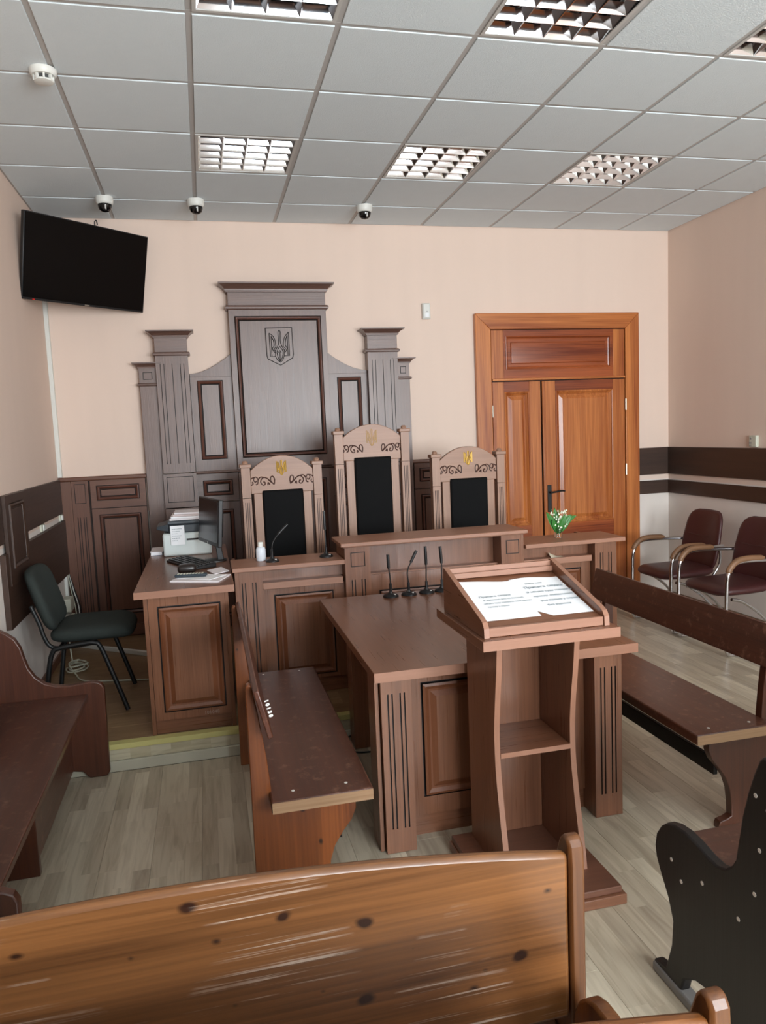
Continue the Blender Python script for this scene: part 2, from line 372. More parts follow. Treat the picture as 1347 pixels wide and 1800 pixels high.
    def lathe(self, c, prof, seg=24, axis='Z'):
        """prof: (radius, height) list about a vertical axis at c"""
        b = len(self.v); n = len(prof)
        for r, h in prof:
            for k in range(seg):
                a = 2 * PI * k / seg
                self.v.append(self.P((c[0] + r * math.cos(a), c[1] + r * math.sin(a), c[2] + h)))
        for i in range(n - 1):
            for k in range(seg):
                k2 = (k + 1) % seg
                self.f.append((b + i * seg + k, b + i * seg + k2, b + (i + 1) * seg + k2, b + (i + 1) * seg + k))
        self.f.append(tuple(b + k for k in range(seg))[::-1]); self.f.append(tuple(b + (n - 1) * seg + k for k in range(seg)))
        return self
    def grid(self, fn, nu, nv):
        b = len(self.v)
        for i in range(nu + 1):
            for j in range(nv + 1): self.v.append(self.P(fn(i / nu, j / nv)))
        for i in range(nu):
            for j in range(nv):
                a = b + i * (nv + 1) + j; self.f.append((a, a + nv + 1, a + nv + 2, a + 1))
        return self
def smooth(pts, n=5, closed=False):
    pts = [Vector(p) for p in pts]; out = []; m = len(pts)
    for i in range(m if closed else m - 1):
        g = lambda k: pts[k % m] if closed else pts[max(0, min(m - 1, k))]
        p0, p1, p2, p3 = g(i - 1), g(i), g(i + 1), g(i + 2)
        for k in range(n):
            t = k / n
            out.append(0.5 * ((2 * p1) + (p2 - p0) * t + (2 * p0 - 5 * p1 + 4 * p2 - p3) * t * t + (3 * p1 - p0 - 3 * p2 + p3) * t ** 3))
    if not closed: out.append(pts[-1])
    return [tuple(p) for p in out]

ORI = {}
def mesh_from(mb, name, mat, origin, smooth_angle=35, fix=True):
    me = bpy.data.meshes.new(name)
    me.from_pydata([tuple(Vector(v) - origin) for v in mb.v], [], mb.f)
    mats = mat if isinstance(mat, (list, tuple)) else [mat]
    if len(mats) > 1 and any(mb.mi):
        mi = mb.mi + [0] * (len(mb.f) - len(mb.mi)); me.polygons.foreach_set('material_index', [min(i, len(mats) - 1) for i in mi])
    else: mats = mats[:1]
    if fix:
        bm = bmesh.new(); bm.from_mesh(me); bmesh.ops.remove_doubles(bm, verts=bm.verts, dist=1e-5)
        bmesh.ops.recalc_face_normals(bm, faces=bm.faces); bm.to_mesh(me); bm.free()
    for m_ in mats: me.materials.append(m_)
    if smooth_angle:
        me.polygons.foreach_set('use_smooth', [True] * len(me.polygons)); me.set_sharp_from_angle(angle=math.radians(smooth_angle))
    me.update(); return me
def thing(name, label, cat, loc=(0, 0, 0), group=None):
    o = bpy.data.objects.new(name, None); COL.objects.link(o); o.empty_display_size = 0.05
    o.location = loc; o['label'] = label; o['category'] = cat
    if group: o['group'] = group
    ORI[o.name] = Vector(loc); return o
def bevelmod(o, wd, seg=2):
    md = o.modifiers.new('bevel', 'BEVEL'); md.width = wd; md.segments = seg; md.limit_method = 'ANGLE'; md.angle_limit = math.radians(40)
def part(name, mb, mat, parent, bev=0, label=None, sm=18, fix=True, kind=None):
    org = ORI[parent.name]
    o = bpy.data.objects.new(name, mesh_from(mb, name, mat, org, sm, fix)); COL.objects.link(o)
    o.parent = parent; ORI[o.name] = org
    if bev: bevelmod(o, bev)
    if label: o['label'] = label
    if kind: o['kind'] = kind
    return o
def single(name, mb, mat, label=None, cat=None, bev=0, origin=(0, 0, 0), group=None, kind=None, sm=35):
    org = Vector(origin)
    o = bpy.data.objects.new(name, mesh_from(mb, name, mat, org, sm)); COL.objects.link(o); o.location = org; ORI[o.name] = org
    if bev: bevelmod(o, bev)
    if label: o['label'] = label
    if cat: o['category'] = cat
    if group: o['group'] = group
    if kind: o['kind'] = kind
    return o
def struct(name, mb, mat, bev=0): return single(name, mb, mat, kind='structure', bev=bev)
def dup(root, loc, rz=None, label=None):
    def cp(o, par):
        c = o.copy(); COL.objects.link(c)
        if par is not None:
            c.parent = par; c.matrix_parent_inverse = o.matrix_parent_inverse.copy()
        for ch in [x for x in ALL if x.parent == o]: cp(ch, c)
        return c
    ALL = list(COL.objects)
    r = cp(root, None); r.location = loc
    if rz is not None: r.rotation_euler = (0, 0, rz)
    if label: r['label'] = label
    return r
X_, Y_, Z_ = (1, 0, 0), (0, 1, 0), (0, 0, 1)
def back_frame(y): return ((0, y, 0), X_, Z_)          # u=x, v=z, outward -Y
PROF = [(0.0, -0.008), (0.004, -0.008), (0.006, 0.008), (0.014, 0.011), (0.026, 0.004), (0.029, -0.005), (0.032, -0.005), (0.036, 0.003)]
PROF_BIG = [(0.0, -0.01), (0.006, -0.01), (0.008, 0.006), (0.018, 0.010), (0.032, 0.001), (0.040, 0.000), (0.062, 0.012)]

# ------------------------------------------------------------------ room shell
fl = struct('floor', MB().box(XL - 0.2, XR + 0.2, YR - 0.2, YB + 0.2, -0.12, -0.012), slabm)
bw, bl = 0.195, 1.29
board_cache = {}
def board(parent, name, x0, x1, y0, y1, z0, z1, mat):
    key = (name, round(x1 - x0, 3), round(y1 - y0, 3))
    if key not in board_cache:
        g = 0.0003; t = 0.0007
        a, b2 = x1 - x0, y1 - y0
        mb = MB().loft([(g, a - g, g, b2 - g, z0 - z1), (g, a - g, g, b2 - g, -t), (g + t, a - g - t, g + t, b2 - g - t, 0)])
        board_cache[key] = mesh_from(mb, name, mat, Vector((0, 0, 0)), 0)
    o = bpy.data.objects.new(name, board_cache[key]); COL.objects.link(o); o.parent = parent; o.location = Vector((x0, y0, z1)) - parent.location
nx = int(math.ceil((XR - XL) / bw))
for i in range(nx):
    x0 = XL + i * bw; x1 = min(x0 + bw, XR); y = YR + [0, 0.43, 0.86][i % 3] - bl
    yend = 0.63 if x1 < 3.1 else YB
    while y < yend:
        a, b2 = max(y, YR), min(y + bl, yend)
        if b2 - a > 0.02: board(fl, 'floor_board', x0, x1, a, b2, -0.012, 0.0, floorm)
        y += bl
struct('wall_back', MB().box(XL - 0.2, XR + 0.2, YB, YB + 0.2, 0, ZC + 0.2), wallm)
struct('wall_left', MB().box(XL - 0.2, XL, YR - 0.2, YB, 0, ZC + 0.2), wallm)
def wall_with_windows(name, spans, lo, hi, mk):
    mb = MB(); s0, s1 = 0.9, 2.8; cur = lo
    for a, b2 in spans:
        mk(mb, cur, a, 0, ZC + 0.2); mk(mb, a, b2, 0, s0); mk(mb, a, b2, s1, ZC + 0.2); cur = b2
    mk(mb, cur, hi, 0, ZC + 0.2); return struct(name, mb, wallm)
wall_with_windows('wall_right', RIGHT_WINDOWS, YR - 0.2, YB, lambda m, a, b2, z0, z1: m.box(XR, XR + 0.25, a, b2, z0, z1))
wall_with_windows('wall_rear', REAR_WINDOWS, XL, XR, lambda m, a, b2, z0, z1: m.box(a, b2, YR - 0.25, YR, z0, z1))
wn = 0
for a, b2 in REAR_WINDOWS:
    wn += 1; mb = MB()
    for x in (a, (a + b2) / 2 - 0.03, b2 - 0.06): mb.box(x, x + 0.06, YR - 0.2, YR - 0.14, 0.9, 2.8)
    for z in (0.9, 2.1, 2.74): mb.box(a, b2, YR - 0.2, YR - 0.14, z, z + 0.06)
    struct('window_%d' % wn, mb, whiteplast)
for a, b2 in RIGHT_WINDOWS:
    wn += 1; mb = MB()
    for y in (a, (a + b2) / 2 - 0.03, b2 - 0.06): mb.box(XR + 0.14, XR + 0.2, y, y + 0.06, 0.9, 2.8)
    for z in (0.9, 2.1, 2.74): mb.box(XR + 0.14, XR + 0.2, a, b2, z, z + 0.06)
    struct('window_%d' % wn, mb, whiteplast)

# suspended ceiling: slab, T-bars, one object per tile
ce = struct('ceiling', MB().box(XL - 0.2, XR + 0.2, YR - 0.2, YB + 0.2, ZC + 0.13, ZC + 0.3), slabm)
gx = [0.6 * k for k in range(0, 8)]; gy = [2.4 - 0.6 * k for k in range(0, 14)]
for x in gx: part('grid_bar', MB().box(x - 0.012, x + 0.012, YR, YB, ZC, ZC + 0.03), gridm, ce)
for y in gy: part('grid_bar', MB().box(XL, XR, y - 0.012, y + 0.012, ZC - 0.0005, ZC + 0.03), gridm, ce)
for (a, b2, c, d) in ((XL, XR, YB - 0.018, YB), (XL, XL + 0.018, YR, YB), (XR - 0.018, XR, YR, YB), (XL, XR, YR, YR + 0.018)):
    part('edge_trim', MB().box(a, b2, c, d, ZC - 0.001, ZC + 0.03), gridm, ce)
LIGHT_CELLS = [(x, y) for y in (1.2, -0.6) for x in (0.6, 1.8, 3.0)]
xs = [XL] + gx + [XR]; ys = [YR] + sorted(gy) + [YB]
tile_cache = {}
for i in range(len(xs) - 1):
    for j in range(len(ys) - 1):
        if any(abs(xs[i] - a) < 0.01 and abs(ys[j] - b2) < 0.01 for a, b2 in LIGHT_CELLS): continue
        a, b2 = xs[i + 1] - xs[i], ys[j + 1] - ys[j]
        key = (round(a, 3), round(b2, 3)); g = 0.013
        if key not in tile_cache:
            mb = MB().frame((0, 0, 0), Y_, X_)
            mb.loft([(g, b2 - g, g, a - g, -0.015), (g, b2 - g, g, a - g, 0.0035), (g + 0.0015, b2 - g - 0.0015, g + 0.0015, a - g - 0.0015, 0.005)])
            tile_cache[key] = mesh_from(mb, 'ceiling_tile', tilem, Vector((0, 0, 0)), 0)
        o = bpy.data.objects.new('ceiling_tile', tile_cache[key]); COL.objects.link(o); o.parent = ce; o.location = (xs[i], ys[j], ZC)

# recessed louvre luminaires
def luminaire(x, y, label):
    t = thing('ceiling_light', label, 'light', (x, y, ZC), 'recessed louvre ceiling lights')
    x0, x1, y0, y1 = x + 0.013, x + 0.587, y + 0.013, y + 0.587
    z = ZC - 0.006
    mb = MB()
    for a, b2, c, d in ((x0, x1, y0, y0 + 0.016), (x0, x1, y1 - 0.016, y1), (x0, x0 + 0.016, y0 + 0.016, y1 - 0.016), (x1 - 0.016, x1, y0 + 0.016, y1 - 0.016)):
        mb.box(a, b2, c, d, z, z + 0.01)
    part('frame', mb, alum, t)
    i0, i1, j0, j1 = x0 + 0.016, x1 - 0.016, y0 + 0.016, y1 - 0.016; zt = ZC + 0.095
    mb = MB(); mb.box(i0 - .004, i1 + .004, j0 - .004, j1 + .004, zt, zt + 0.006)
    mb.box(i0 - .006, i0, j0, j1, z + 0.01, zt); mb.box(i1, i1 + .006, j0, j1, z + 0.01, zt)
    mb.box(i0, i1, j0 - .006, j0, z + 0.01, zt); mb.box(i0, i1, j1, j1 + .006, z + 0.01, zt)
    part('housing', mb, plain('louvre_housing', (120, 120, 122), 0.3, 0.8), t)
    nc = 4; pw = (i1 - i0) / nc
    def vee(a0, zb, zt_, half_b, half_t):
        return [(a0 - half_b, zb), (a0 + half_b, zb), (a0 + half_t * 0.55, zb + (zt_ - zb) * 0.45), (a0 + half_t, zt_), (a0 - half_t, zt_), (a0 - half_t * 0.55, zb + (zt_ - zb) * 0.45)]
    for k in range(nc + 1):                                     # long parabolic reflectors
        c = i0 + k * pw
        pr = vee(c, z + 0.004, ZC + 0.055, 0.0015, 0.026)
        pr = [(min(max(u, i0), i1), v) for u, v in pr]
        mb = MB().frame((0, j1, 0), X_, Z_); mb.prism(pr, 0, j1 - j0); part('reflector', mb, mirror, t, sm=25)
    nr = 5; ph = (j1 - j0) / nr
    for k in range(nr + 1):                                     # cross blades
        c = j0 + k * ph
        pr = vee(c, z + 0.004, ZC + 0.042, 0.0012, 0.016)
        pr = [(min(max(u, j0), j1), v) for u, v in pr]
        mb = MB().frame((i0, 0, 0), Y_, Z_); mb.prism(pr, 0.001, i1 - i0 - 0.001); part('cross_blade', mb, mirror, t, sm=25)
    for k in range(nc):
        c = i0 + (k + 0.5) * pw
        part('tube', MB().tube([(c, j0 + 0.005, ZC + 0.07), (c, j1 - 0.005, ZC + 0.07)], 0.013, 10), tubem, t)
luminaire(0.6, 1.2, 'louvred ceiling light nearest the TV, left one of the far row')
luminaire(1.8, 1.2, 'louvred ceiling light in the middle of the far row, above the right judge chair')
luminaire(3.0, 1.2, 'louvred ceiling light at the right of the far row, nearest the door corner')
luminaire(0.6, -0.6, 'louvred ceiling light of the near row, left one at the top edge of the photo')
luminaire(1.8, -0.6, 'louvred ceiling light of the near row, middle one at the top edge of the photo')
luminaire(3.0, -0.6, 'louvred ceiling light of the near row, cut by the top right corner of the photo')

# dais
da = thing('dais_platform', 'low laminate floored dais with a yellow strip along its step, under the judges furniture', 'platform', (1.26, 1.77, 0))
part('core', MB().box(XL, 3.10, 0.655, YB - 0.004, 0, 0.128), slabm, da)
part('riser', MB().box(XL, 3.10, 0.645, 0.655, 0.055, 0.132), riserm, da)
part('skirting', MB().box(XL, 3.10, 0.63, 0.645, 0, 0.055), plain('pale_skirting', (186, 182, 164), 0.5), da, 0.003)
mb = MB(); mb.box(XL, 3.115, 0.638, 0.652, 0.112, 0.14); mb.box(XL, 3.115, 0.652, 0.69, 0.128, 0.14)
part('edge_strip', mb, yellow, da, 0.001)
part('riser', MB().box(3.10, 3.11, 0.66, YB - 0.004, 0, 0.132), riserm, da)
for j in range(12):
    y0 = 0.69 + j * bw; y1 = min(y0 + bw, YB - 0.004); x = XL - [0, 0.43, 0.86][j % 3]
    while x < 3.10:
        a, b2 = max(x, XL), min(x + bl, 3.10)
        if b2 - a > 0.02 and y1 - y0 > 0.01: board(da, 'dais_board', a, b2, y0, y1, 0.128, 0.14, daism)
        x += bl

# dark wall bands
def trim(n, mb, a): return struct('trim_%d' % n, mb, band(a), 0.002)
trim(1, MB().box(XR - 0.018, XR, YR, YB - 0.018, 1.155, 1.40), 'Y')
trim(2, MB().box(XR - 0.018, XR, YR, YB - 0.018, 0.98, 1.10), 'Y')
trim(3, MB().box(4.372, XR, YB - 0.018, YB, 1.155, 1.40), 'X')
trim(4, MB().box(4.372, XR, YB - 0.018, YB, 0.98, 1.10), 'X')
trim(5, MB().box(XL, XL + 0.018, -1.49, 2.845, 1.135, 1.39), 'Y')
trim(6, MB().box(XL, XL + 0.03, 1.065, 2.845, 0.675, 1.08), 'Y')
mb = MB().frame((XL + 0.018, 0, 0), Y_, Z_)
mb.panel(1.13, 1.60, 0.90, 1.39, 0, 0.018, (1.20, 1.53, 0.98, 1.345), PROF)
trim(7, mb, 'Z')
trim(8, MB().box(XL, XL + 0.018, -1.49, 0.9, 0.98, 1.08), 'Y')
trim(9, MB().box(XL, XL + 0.03, YR, -1.5, 0, 2.6), 'Z')  # unseen dark panelling, added to cut bounce light on left-facing sides
struct('baseboard_left', MB().box(XL, XL + 0.012, 0.7, 2.84, 0.14, 0.195), wains('Y'))
struct('baseboard_right', MB().box(XR - 0.014, XR, YR, YB, 0.0, 0.06), plain('brown_skirting', (120, 96, 74), 0.5))

# ------------------------------------------------------------------ door
dr = bpy.data.objects.new('door_1', None); COL.objects.link(dr); dr['kind'] = 'structure'; dr.location = (3.6, 2.85, 0); ORI[dr.name] = Vector((3.6, 2.85, 0))
yf = YB - 0.001
def dparts():
    F = back_frame(yf); D0, D1, T = 2.835, 4.375, 2.603; cw = 0.135; n1 = 0.045; fz = 0.0
    m = MB().frame(*F); m.prism([(D0, fz), (D0 + cw, fz), (D0 + cw, T - cw), (D0, T)], 0, n1); part('casing', m, doorwood('Z'), dr, 0.004)
    m = MB().frame(*F); m.prism([(D1 - cw, fz), (D1, fz), (D1, T), (D1 - cw, T - cw)], 0, n1); part('casing', m, doorwood('Z'), dr, 0.004)
    m = MB().frame(*F); m.prism([(D0, T), (D0 + cw, T - cw), (D1 - cw, T - cw), (D1, T)], 0, n1); part('casing', m, doorwood('X'), dr, 0.004)
    i0, i1, it = D0 + cw + 0.006, D1 - cw - 0.006, T - cw - 0.006
    part('reveal', MB().frame(*F).box(D0 + cw, D1 - cw, fz, T - cw, 0, 0.006), recess, dr)
    dp = [(0, 0.008), (0.006, 0.010), (0.012, 0.006), (0.016, -0.008), (0.026, -0.012), (0.05, -0.012), (0.056, -0.004), (0.066, -0.002)]
    # transom
    tz = 2.055
    m = MB().frame(*F); m.box(i0, i0 + 0.11, tz, it, 0.006, 0.034); part('transom_stile', m, doorwood('Z'), dr, 0.002)
    m = MB().frame(*F); m.box(i1 - 0.11, i1, tz, it, 0.006, 0.034); part('transom_stile', m, doorwood('Z'), dr, 0.002)
    m = MB().frame(*F); m.panel(i0 + 0.111, i1 - 0.111, tz, it, 0.006, 0.033, (i0 + 0.13, i1 - 0.13, tz + 0.075, it - 0.05), dp); part('transom_panel', m, doorrail('X'), dr)
    part('transom_rail', MB().frame(*F).box(i0, i1, tz - 0.02, tz, 0.006, 0.05), doorwood('X'), dr, 0.004)
    top = tz - 0.028
    def leaf(a, b2, st, pr):
        # stiles, rails and a fielded panel
        m = MB().frame(*F); m.box(a, a + st, 0.15, top, 0.006, 0.036); part('stile', m, doorwood('Z'), dr, 0.002)
        m = MB().frame(*F); m.box(b2 - st, b2, 0.15, top, 0.006, 0.036); part('stile', m, doorwood('Z'), dr, 0.002)
        for z0, z1 in ((top - 0.085, top), (0.55, 0.775), (0.15, 0.30)):
            part('rail', MB().frame(*F).box(a + st, b2 - st, z0, z1, 0.006, 0.036), doorrail('X'), dr, 0.002)
        lp = [(0, 0.006), (0.006, 0.009), (0.012, 0.006), (0.016, -0.002), (0.034, -0.016), (0.038, -0.016), (0.07, -0.004)]
        for z0, z1 in ((0.775, top - 0.085), (0.30, 0.55)):
            m = MB().frame(*F); m.panel(a + st, b2 - st, z0, z1, 0.006, 0.036, (a + st + 0.002, b2 - st - 0.002, z0 + 0.002, z1 - 0.002), lp); part('door_panel', m, doorwood('Z'), dr)
    leaf(i0, 3.42, 0.105, None); leaf(3.44, i1, 0.118, None)
    part('astragal', MB().frame(*F).box(3.432, 3.462, 0.15, top, 0.034, 0.046), doorwood('Z'), dr, 0.005)
    for x, zz in ((i0 - 0.004, (1.78, 0.9)), (i1 + 0.004, (1.80, 1.22))):
        for z in zz: part('hinge', MB().tube([(x, yf - 0.048, z - 0.05), (x, yf - 0.048, z + 0.05)], 0.008, 8), brass, dr)
    h = part('handle', MB().frame(*F).box(3.468, 3.506, 0.88, 1.12, 0.034, 0.044), blackmetal, dr, 0.004, label='black lever handle on a long plate')
    m = MB().tube([(3.487, yf - 0.04, 1.055), (3.487, yf - 0.09, 1.055)], 0.009, 10)
    m.tube(smooth([(3.487, yf - 0.088, 1.055), (3.53, yf - 0.092, 1.06), (3.58, yf - 0.09, 1.066), (3.61, yf - 0.088, 1.062)]), 0.008, 8); part('lever', m, blackmetal, h)
dparts()

# ------------------------------------------------------------------ crest line work (u right, v up, unit half-width about 1)
def cz(pts):
    return [((x - (600 + (y - 300) * 0.0567)) / 350.0, (800 - y) / 350.0) for x, y in pts]
SHIELD = cz([(245, 310), (292, 1000), (318, 1100), (655, 1270), (965, 1085), (985, 1000), (935, 300)])
TRIDENT = [cz(p) for p in (
    [(345, 440), (385, 1035), (515, 1035)], [(400, 520), (425, 1030)],
    [(345, 440), (440, 510), (490, 600), (515, 700), (525, 800)], [(400, 520), (455, 620), (475, 700), (480, 770)],
    [(525, 800), (480, 850), (500, 890), (520, 900)], [(480, 770), (440, 830), (450, 870), (480, 920), (515, 935)],
    [(850, 420), (885, 1025), (745, 1025)], [(815, 500), (845, 1020)],
    [(850, 420), (780, 500), (740, 580), (720, 700), (720, 790)], [(815, 500), (785, 590), (770, 680), (770, 760)],
    [(720, 790), (775, 840), (750, 890), (740, 900)], [(770, 760), (820, 830), (800, 880), (780, 920), (750, 930)],
    [(650, 1190), (580, 1140), (530, 1060), (515, 960), (520, 880), (560, 800), (590, 720), (590, 620), (580, 500), (578, 410), (605, 372),
     (638, 410), (640, 500), (640, 620), (655, 700), (690, 790), (745, 880), (750, 960), (735, 1060), (700, 1140), (650, 1190)],
    [(625, 780), (565, 890), (560, 960), (590, 1080), (640, 1160)], [(625, 780), (705, 890), (715, 960), (690, 1080), (640, 1160)],
    [(630, 920), (640, 1150)], [(590, 940), (628, 885), (668, 940)])]
def line_work(mb, lines, cx, czz, s, y, r, seg=5, sm=True):
    for p in lines:
        q = [(cx + u * s, y, czz + v * s) for u, v in p]
        if sm and len(q) > 3: q = smooth(q, 3)
        mb.tube(q, r, seg)
SCROLL = [[(.02, .08), (.0, .3), (.06, .43), (.14, .4), (.15, .25), (.08, .15), (.02, .08)],
          [(.02, .08), (.18, .22), (.28, .34), (.42, .4), (.53, .32), (.56, .2), (.48, .08), (.39, .1), (.4, .2), (.46, .2)],
          [(.42, .4), (.56, .42), (.66, .3), (.68, .15), (.76, .1)], [(.66, .3), (.72, .42), (.8, .42), (.84, .32), (.78, .22), (.72, .28)],
          [(.8, .42), (.92, .38), (1, .25), (.96, .1), (.88, .14), (.9, .24)], [(.2, .08), (.26, .18), (.27, .06)]]

# ------------------------------------------------------------------ carved backdrop behind the judges
bd = thing('judges_backdrop', 'tall dark wood stepped backdrop with engraved trident shield on the back wall', 'panelling', (1.18, 2.85, 0.14))
def bpart(name, mb, a='Z', bev=0.0015, mat=None): return part(name, mb, mat or altar(a), bd, bev)
def cornice(x0, x1, z0, z1, nf, ext, steps):
    """stepped and coved moulding built of stacked slabs; steps = [(fraction of height, fraction of ext)]"""
    mb = MB()
    pz = z0; pts = []
    prof = [(0, steps[0][1])] + [(f, e) for f, e in steps]
    rect = []
    for f, e in prof:
        d = ext * e; rect.append((x0 - d, x1 + d, nf - d, yw0, z0 + (z1 - z0) * f))
    P = []; Fc = []
    for a, b2, c, d, z in rect: P += [(a, c, z), (b2, c, z), (b2, d, z), (a, d, z)]
    Fc.append((3, 2, 1, 0))
    for i in range(len(rect) - 1):
        q = 4 * i
        for j in range(4): Fc.append((q + j, q + (j + 1) % 4, q + 4 + (j + 1) % 4, q + 4 + j))
    q = 4 * (len(rect) - 1); Fc.append((q, q + 1, q + 2, q + 3))
    return mb.add(P, Fc)
yw0 = YB - 0.001
COVE = [(0.0, 0.12), (0.12, 0.12), (0.14, 0.22), (0.3, 0.26), (0.5, 0.42), (0.7, 0.68), (0.8, 0.86), (0.82, 1.0), (1.0, 1.0)]
BEAD = [(0.0, 0.5), (0.2, 0.9), (0.5, 1.0), (0.8, 0.9), (1.0, 0.5)]
# wings (set back), columns, centre, outer piers: fronts at different depths
yC, yW, yK, yP = 2.80, 2.845, 2.79, 2.83
mb = MB().frame(*back_frame(yw0)); mb.panel(0.80, 1.56, 1.40, 2.635, 0, yw0 - yC, (0.843, 1.517, 1.49, 2.583), PROF); bpart('centre_panel', mb)
bpart('frieze', MB().box(0.80, 1.56, yC, yw0, 2.665, 2.766), 'X'); bpart('bead', cornice(0.80, 1.56, 2.632, 2.665, yC, 0.022, BEAD), 'X', 0)
bpart('cornice', cornice(0.795, 1.565, 2.766, 2.832, yC, 0.062, COVE), 'X', 0)
em = MB(); line_work(em, [SHIELD + SHIELD[:1]], 1.181, 2.343, 0.105, yC - 0.0062, 0.0034, sm=False); line_work(em, TRIDENT, 1.181, 2.343, 0.105, yC - 0.0062, 0.003)
part('engraved_crest', em, recess, bd, label='trident crest engraved in a shield outline', sm=60)
def wing(x0, x1, flip):
    c = [(k / 10, 2.154 + 0.15 * (k / 10) ** 1.75) for k in range(11)]
    top = [(x0 + (x1 - x0) * (1 - t if flip else t), z) for t, z in c]
    if flip: top = top[::-1]
    a0, a1, b0, b1 = x0 + 0.05, x1 - 0.073, 1.487, 2.103
    if flip: a0, a1 = x0 + 0.073, x1 - 0.05
    mb = MB().frame(*back_frame(yw0)); n1 = yw0 - yW
    mb.panel(x0, x1, 1.40, 2.13, 0, n1, (a0, a1, b0, b1), PROF)
    bpart('wing_panel', mb, bev=0)
    mb = MB().frame(*back_frame(yw0)); mb.prism([(x0, 2.1302)] + top + [(x1, 2.1302)], 0, n1); bpart('wing_crest', mb)
wing(0.478, 0.80, False); wing(1.56, 1.882, True)
def column(x0, x1, inner):
    c = (x0 + x1) / 2; hw = (x1 - x0) / 2
    mb = MB().frame(*back_frame(yw0)); fl_ = [c - hw * 0.72, c - hw * 0.50, c - 0.0, c + hw * 0.50, c + hw * 0.72]
    mb.fluted(x0, x1, 1.40, 2.29, 0, yw0 - yK, fl_, 1.47, 2.23, 0.005); bpart('column_shaft', mb, bev=0)
    bpart('column_bead', cornice(x0, x1, 2.29, 2.318, yK, 0.018, BEAD), 'X', 0)
    bpart('column_frieze', MB().box(x0, x1, yK, yw0, 2.318, 2.425), 'X')
    bpart('column_cornice', cornice(x0, x1, 2.425, 2.478, yK, 0.055, COVE), 'X', 0)
    mb = MB().frame(*back_frame(yw0)); mb.fluted(x0 - 0.004, x1 + 0.004, 1.13, 1.392, 0, yw0 - yK, [], 1.2, 1.3, square=(x0 + 0.02, x1 - 0.02, 1.17, 1.37)); bpart('column_block', mb, bev=0)
    bpart('column_base', MB().box(x0 - 0.004, x1 + 0.004, yK, yw0, 0.145, 1.122))
column(0.233, 0.474, 1); column(1.884, 2.132, 0)
def pier(x0, x1, flip):
    bpart('pier_shaft', MB().box(x0, x1, yP, yw0, 0.145, 2.07))
    bpart('pier_bead', cornice(x0, x1, 2.07, 2.092, yP, 0.015, BEAD), 'X', 0)
    mb = MB().frame(*back_frame(yw0)); mb.fluted(x0, x1, 2.092, 2.20, 0, yw0 - yP, [], 2.1, 2.11, square=(x0 + 0.028, x1 - 0.03, 2.118, 2.175)); bpart('pier_block', mb, bev=0)
    bpart('pier_cornice', cornice(x0, x1, 2.20, 2.245, yP, 0.045, COVE), 'X', 0)
pier(0.104, 0.231, 0); pier(2.134, 2.24, 1)
bpart('waist_rail', cornice(0.478, 1.882, 1.378, 1.40, yW, 0.02, BEAD), 'X', 0)
for x0, x1 in ((0.478, 0.80), (1.56, 1.882)):
    mb = MB().frame(*back_frame(yw0)); mb.panel(x0, x1, 1.155, 1.376, 0, yw0 - yW, (x0 + 0.045, x1 - 0.045, 1.20, 1.325), PROF); bpart('base_panel', mb, 'X', 0)
    mb = MB().frame(*back_frame(yw0)); mb.panel(x0, x1, 0.145, 1.148, 0, yw0 - yW, (x0 + 0.05, x1 - 0.05, 0.22, 1.09), PROF); bpart('base_panel', mb, 'Z', 0)
mb = MB().frame(*back_frame(yw0)); mb.panel(0.802, 1.558, 0.145, 1.376, 0, yw0 - yC, (0.86, 1.50, 0.25, 1.30), PROF); bpart('base_panel', mb, 'Z', 0)

# wainscot either side
def wainscot(label, x0, x1, pil, secs):
    t = thing('wainscot', label, 'panelling', ((x0 + x1) / 2, 2.86, 0.14)); yy = 2.85; n1 = yw0 - yy
    part('cap_rail', cornice(x0, x1, 1.372, 1.403, yy, 0.012, BEAD), wains('X'), t)
    part('backing_board', MB().box(x0, x1, yw0 - 0.016, yw0 - 0.0005, 0.145, 1.37), recess2, t)
    part('plinth', MB().box(x0, x1, yy - 0.006, yw0, 0.145, 0.235), wains('X'), t, 0.002)
    if pil:
        a, b2 = pil; c = (a + b2) / 2
        part('end_board', MB().box(x0, a - 0.003, yy + 0.004, yw0, 0.236, 1.371), wains('Z'), t, 0.001)
        mb = MB().frame(*back_frame(yw0)); mb.fluted(a, b2, 0.236, 1.371, 0, n1, [c - 0.029, c - 0.013, c + 0.013, c + 0.029], 0.30, 1.095, 0.006, square=(c - 0.04, c + 0.04, 1.20, 1.35)); part('pilaster', mb, wains('Z'), t)
    for a, b2 in secs:
        mb = MB().frame(*back_frame(yw0)); mb.panel(a, b2, 1.158, 1.371, 0, n1, (a + 0.042, b2 - 0.045, 1.215, 1.332), PROF); part('frieze_panel', mb, wains('X'), t)
        mb = MB().frame(*back_frame(yw0)); mb.panel(a, b2, 0.236, 1.152, 0, n1, (a + 0.05, b2 - 0.045, 0.32, 1.108), PROF); part('tall_panel', mb, wains('Z'), t)
wainscot('brown wood wainscot in the corner behind the green grey chair', -0.525, 0.09, (-0.45, -0.33), [(-0.315, 0.088)])
wainscot('brown wood wainscot between the backdrop and the door', 2.255, 2.82, None, [(2.257, 2.53), (2.535, 2.82)])

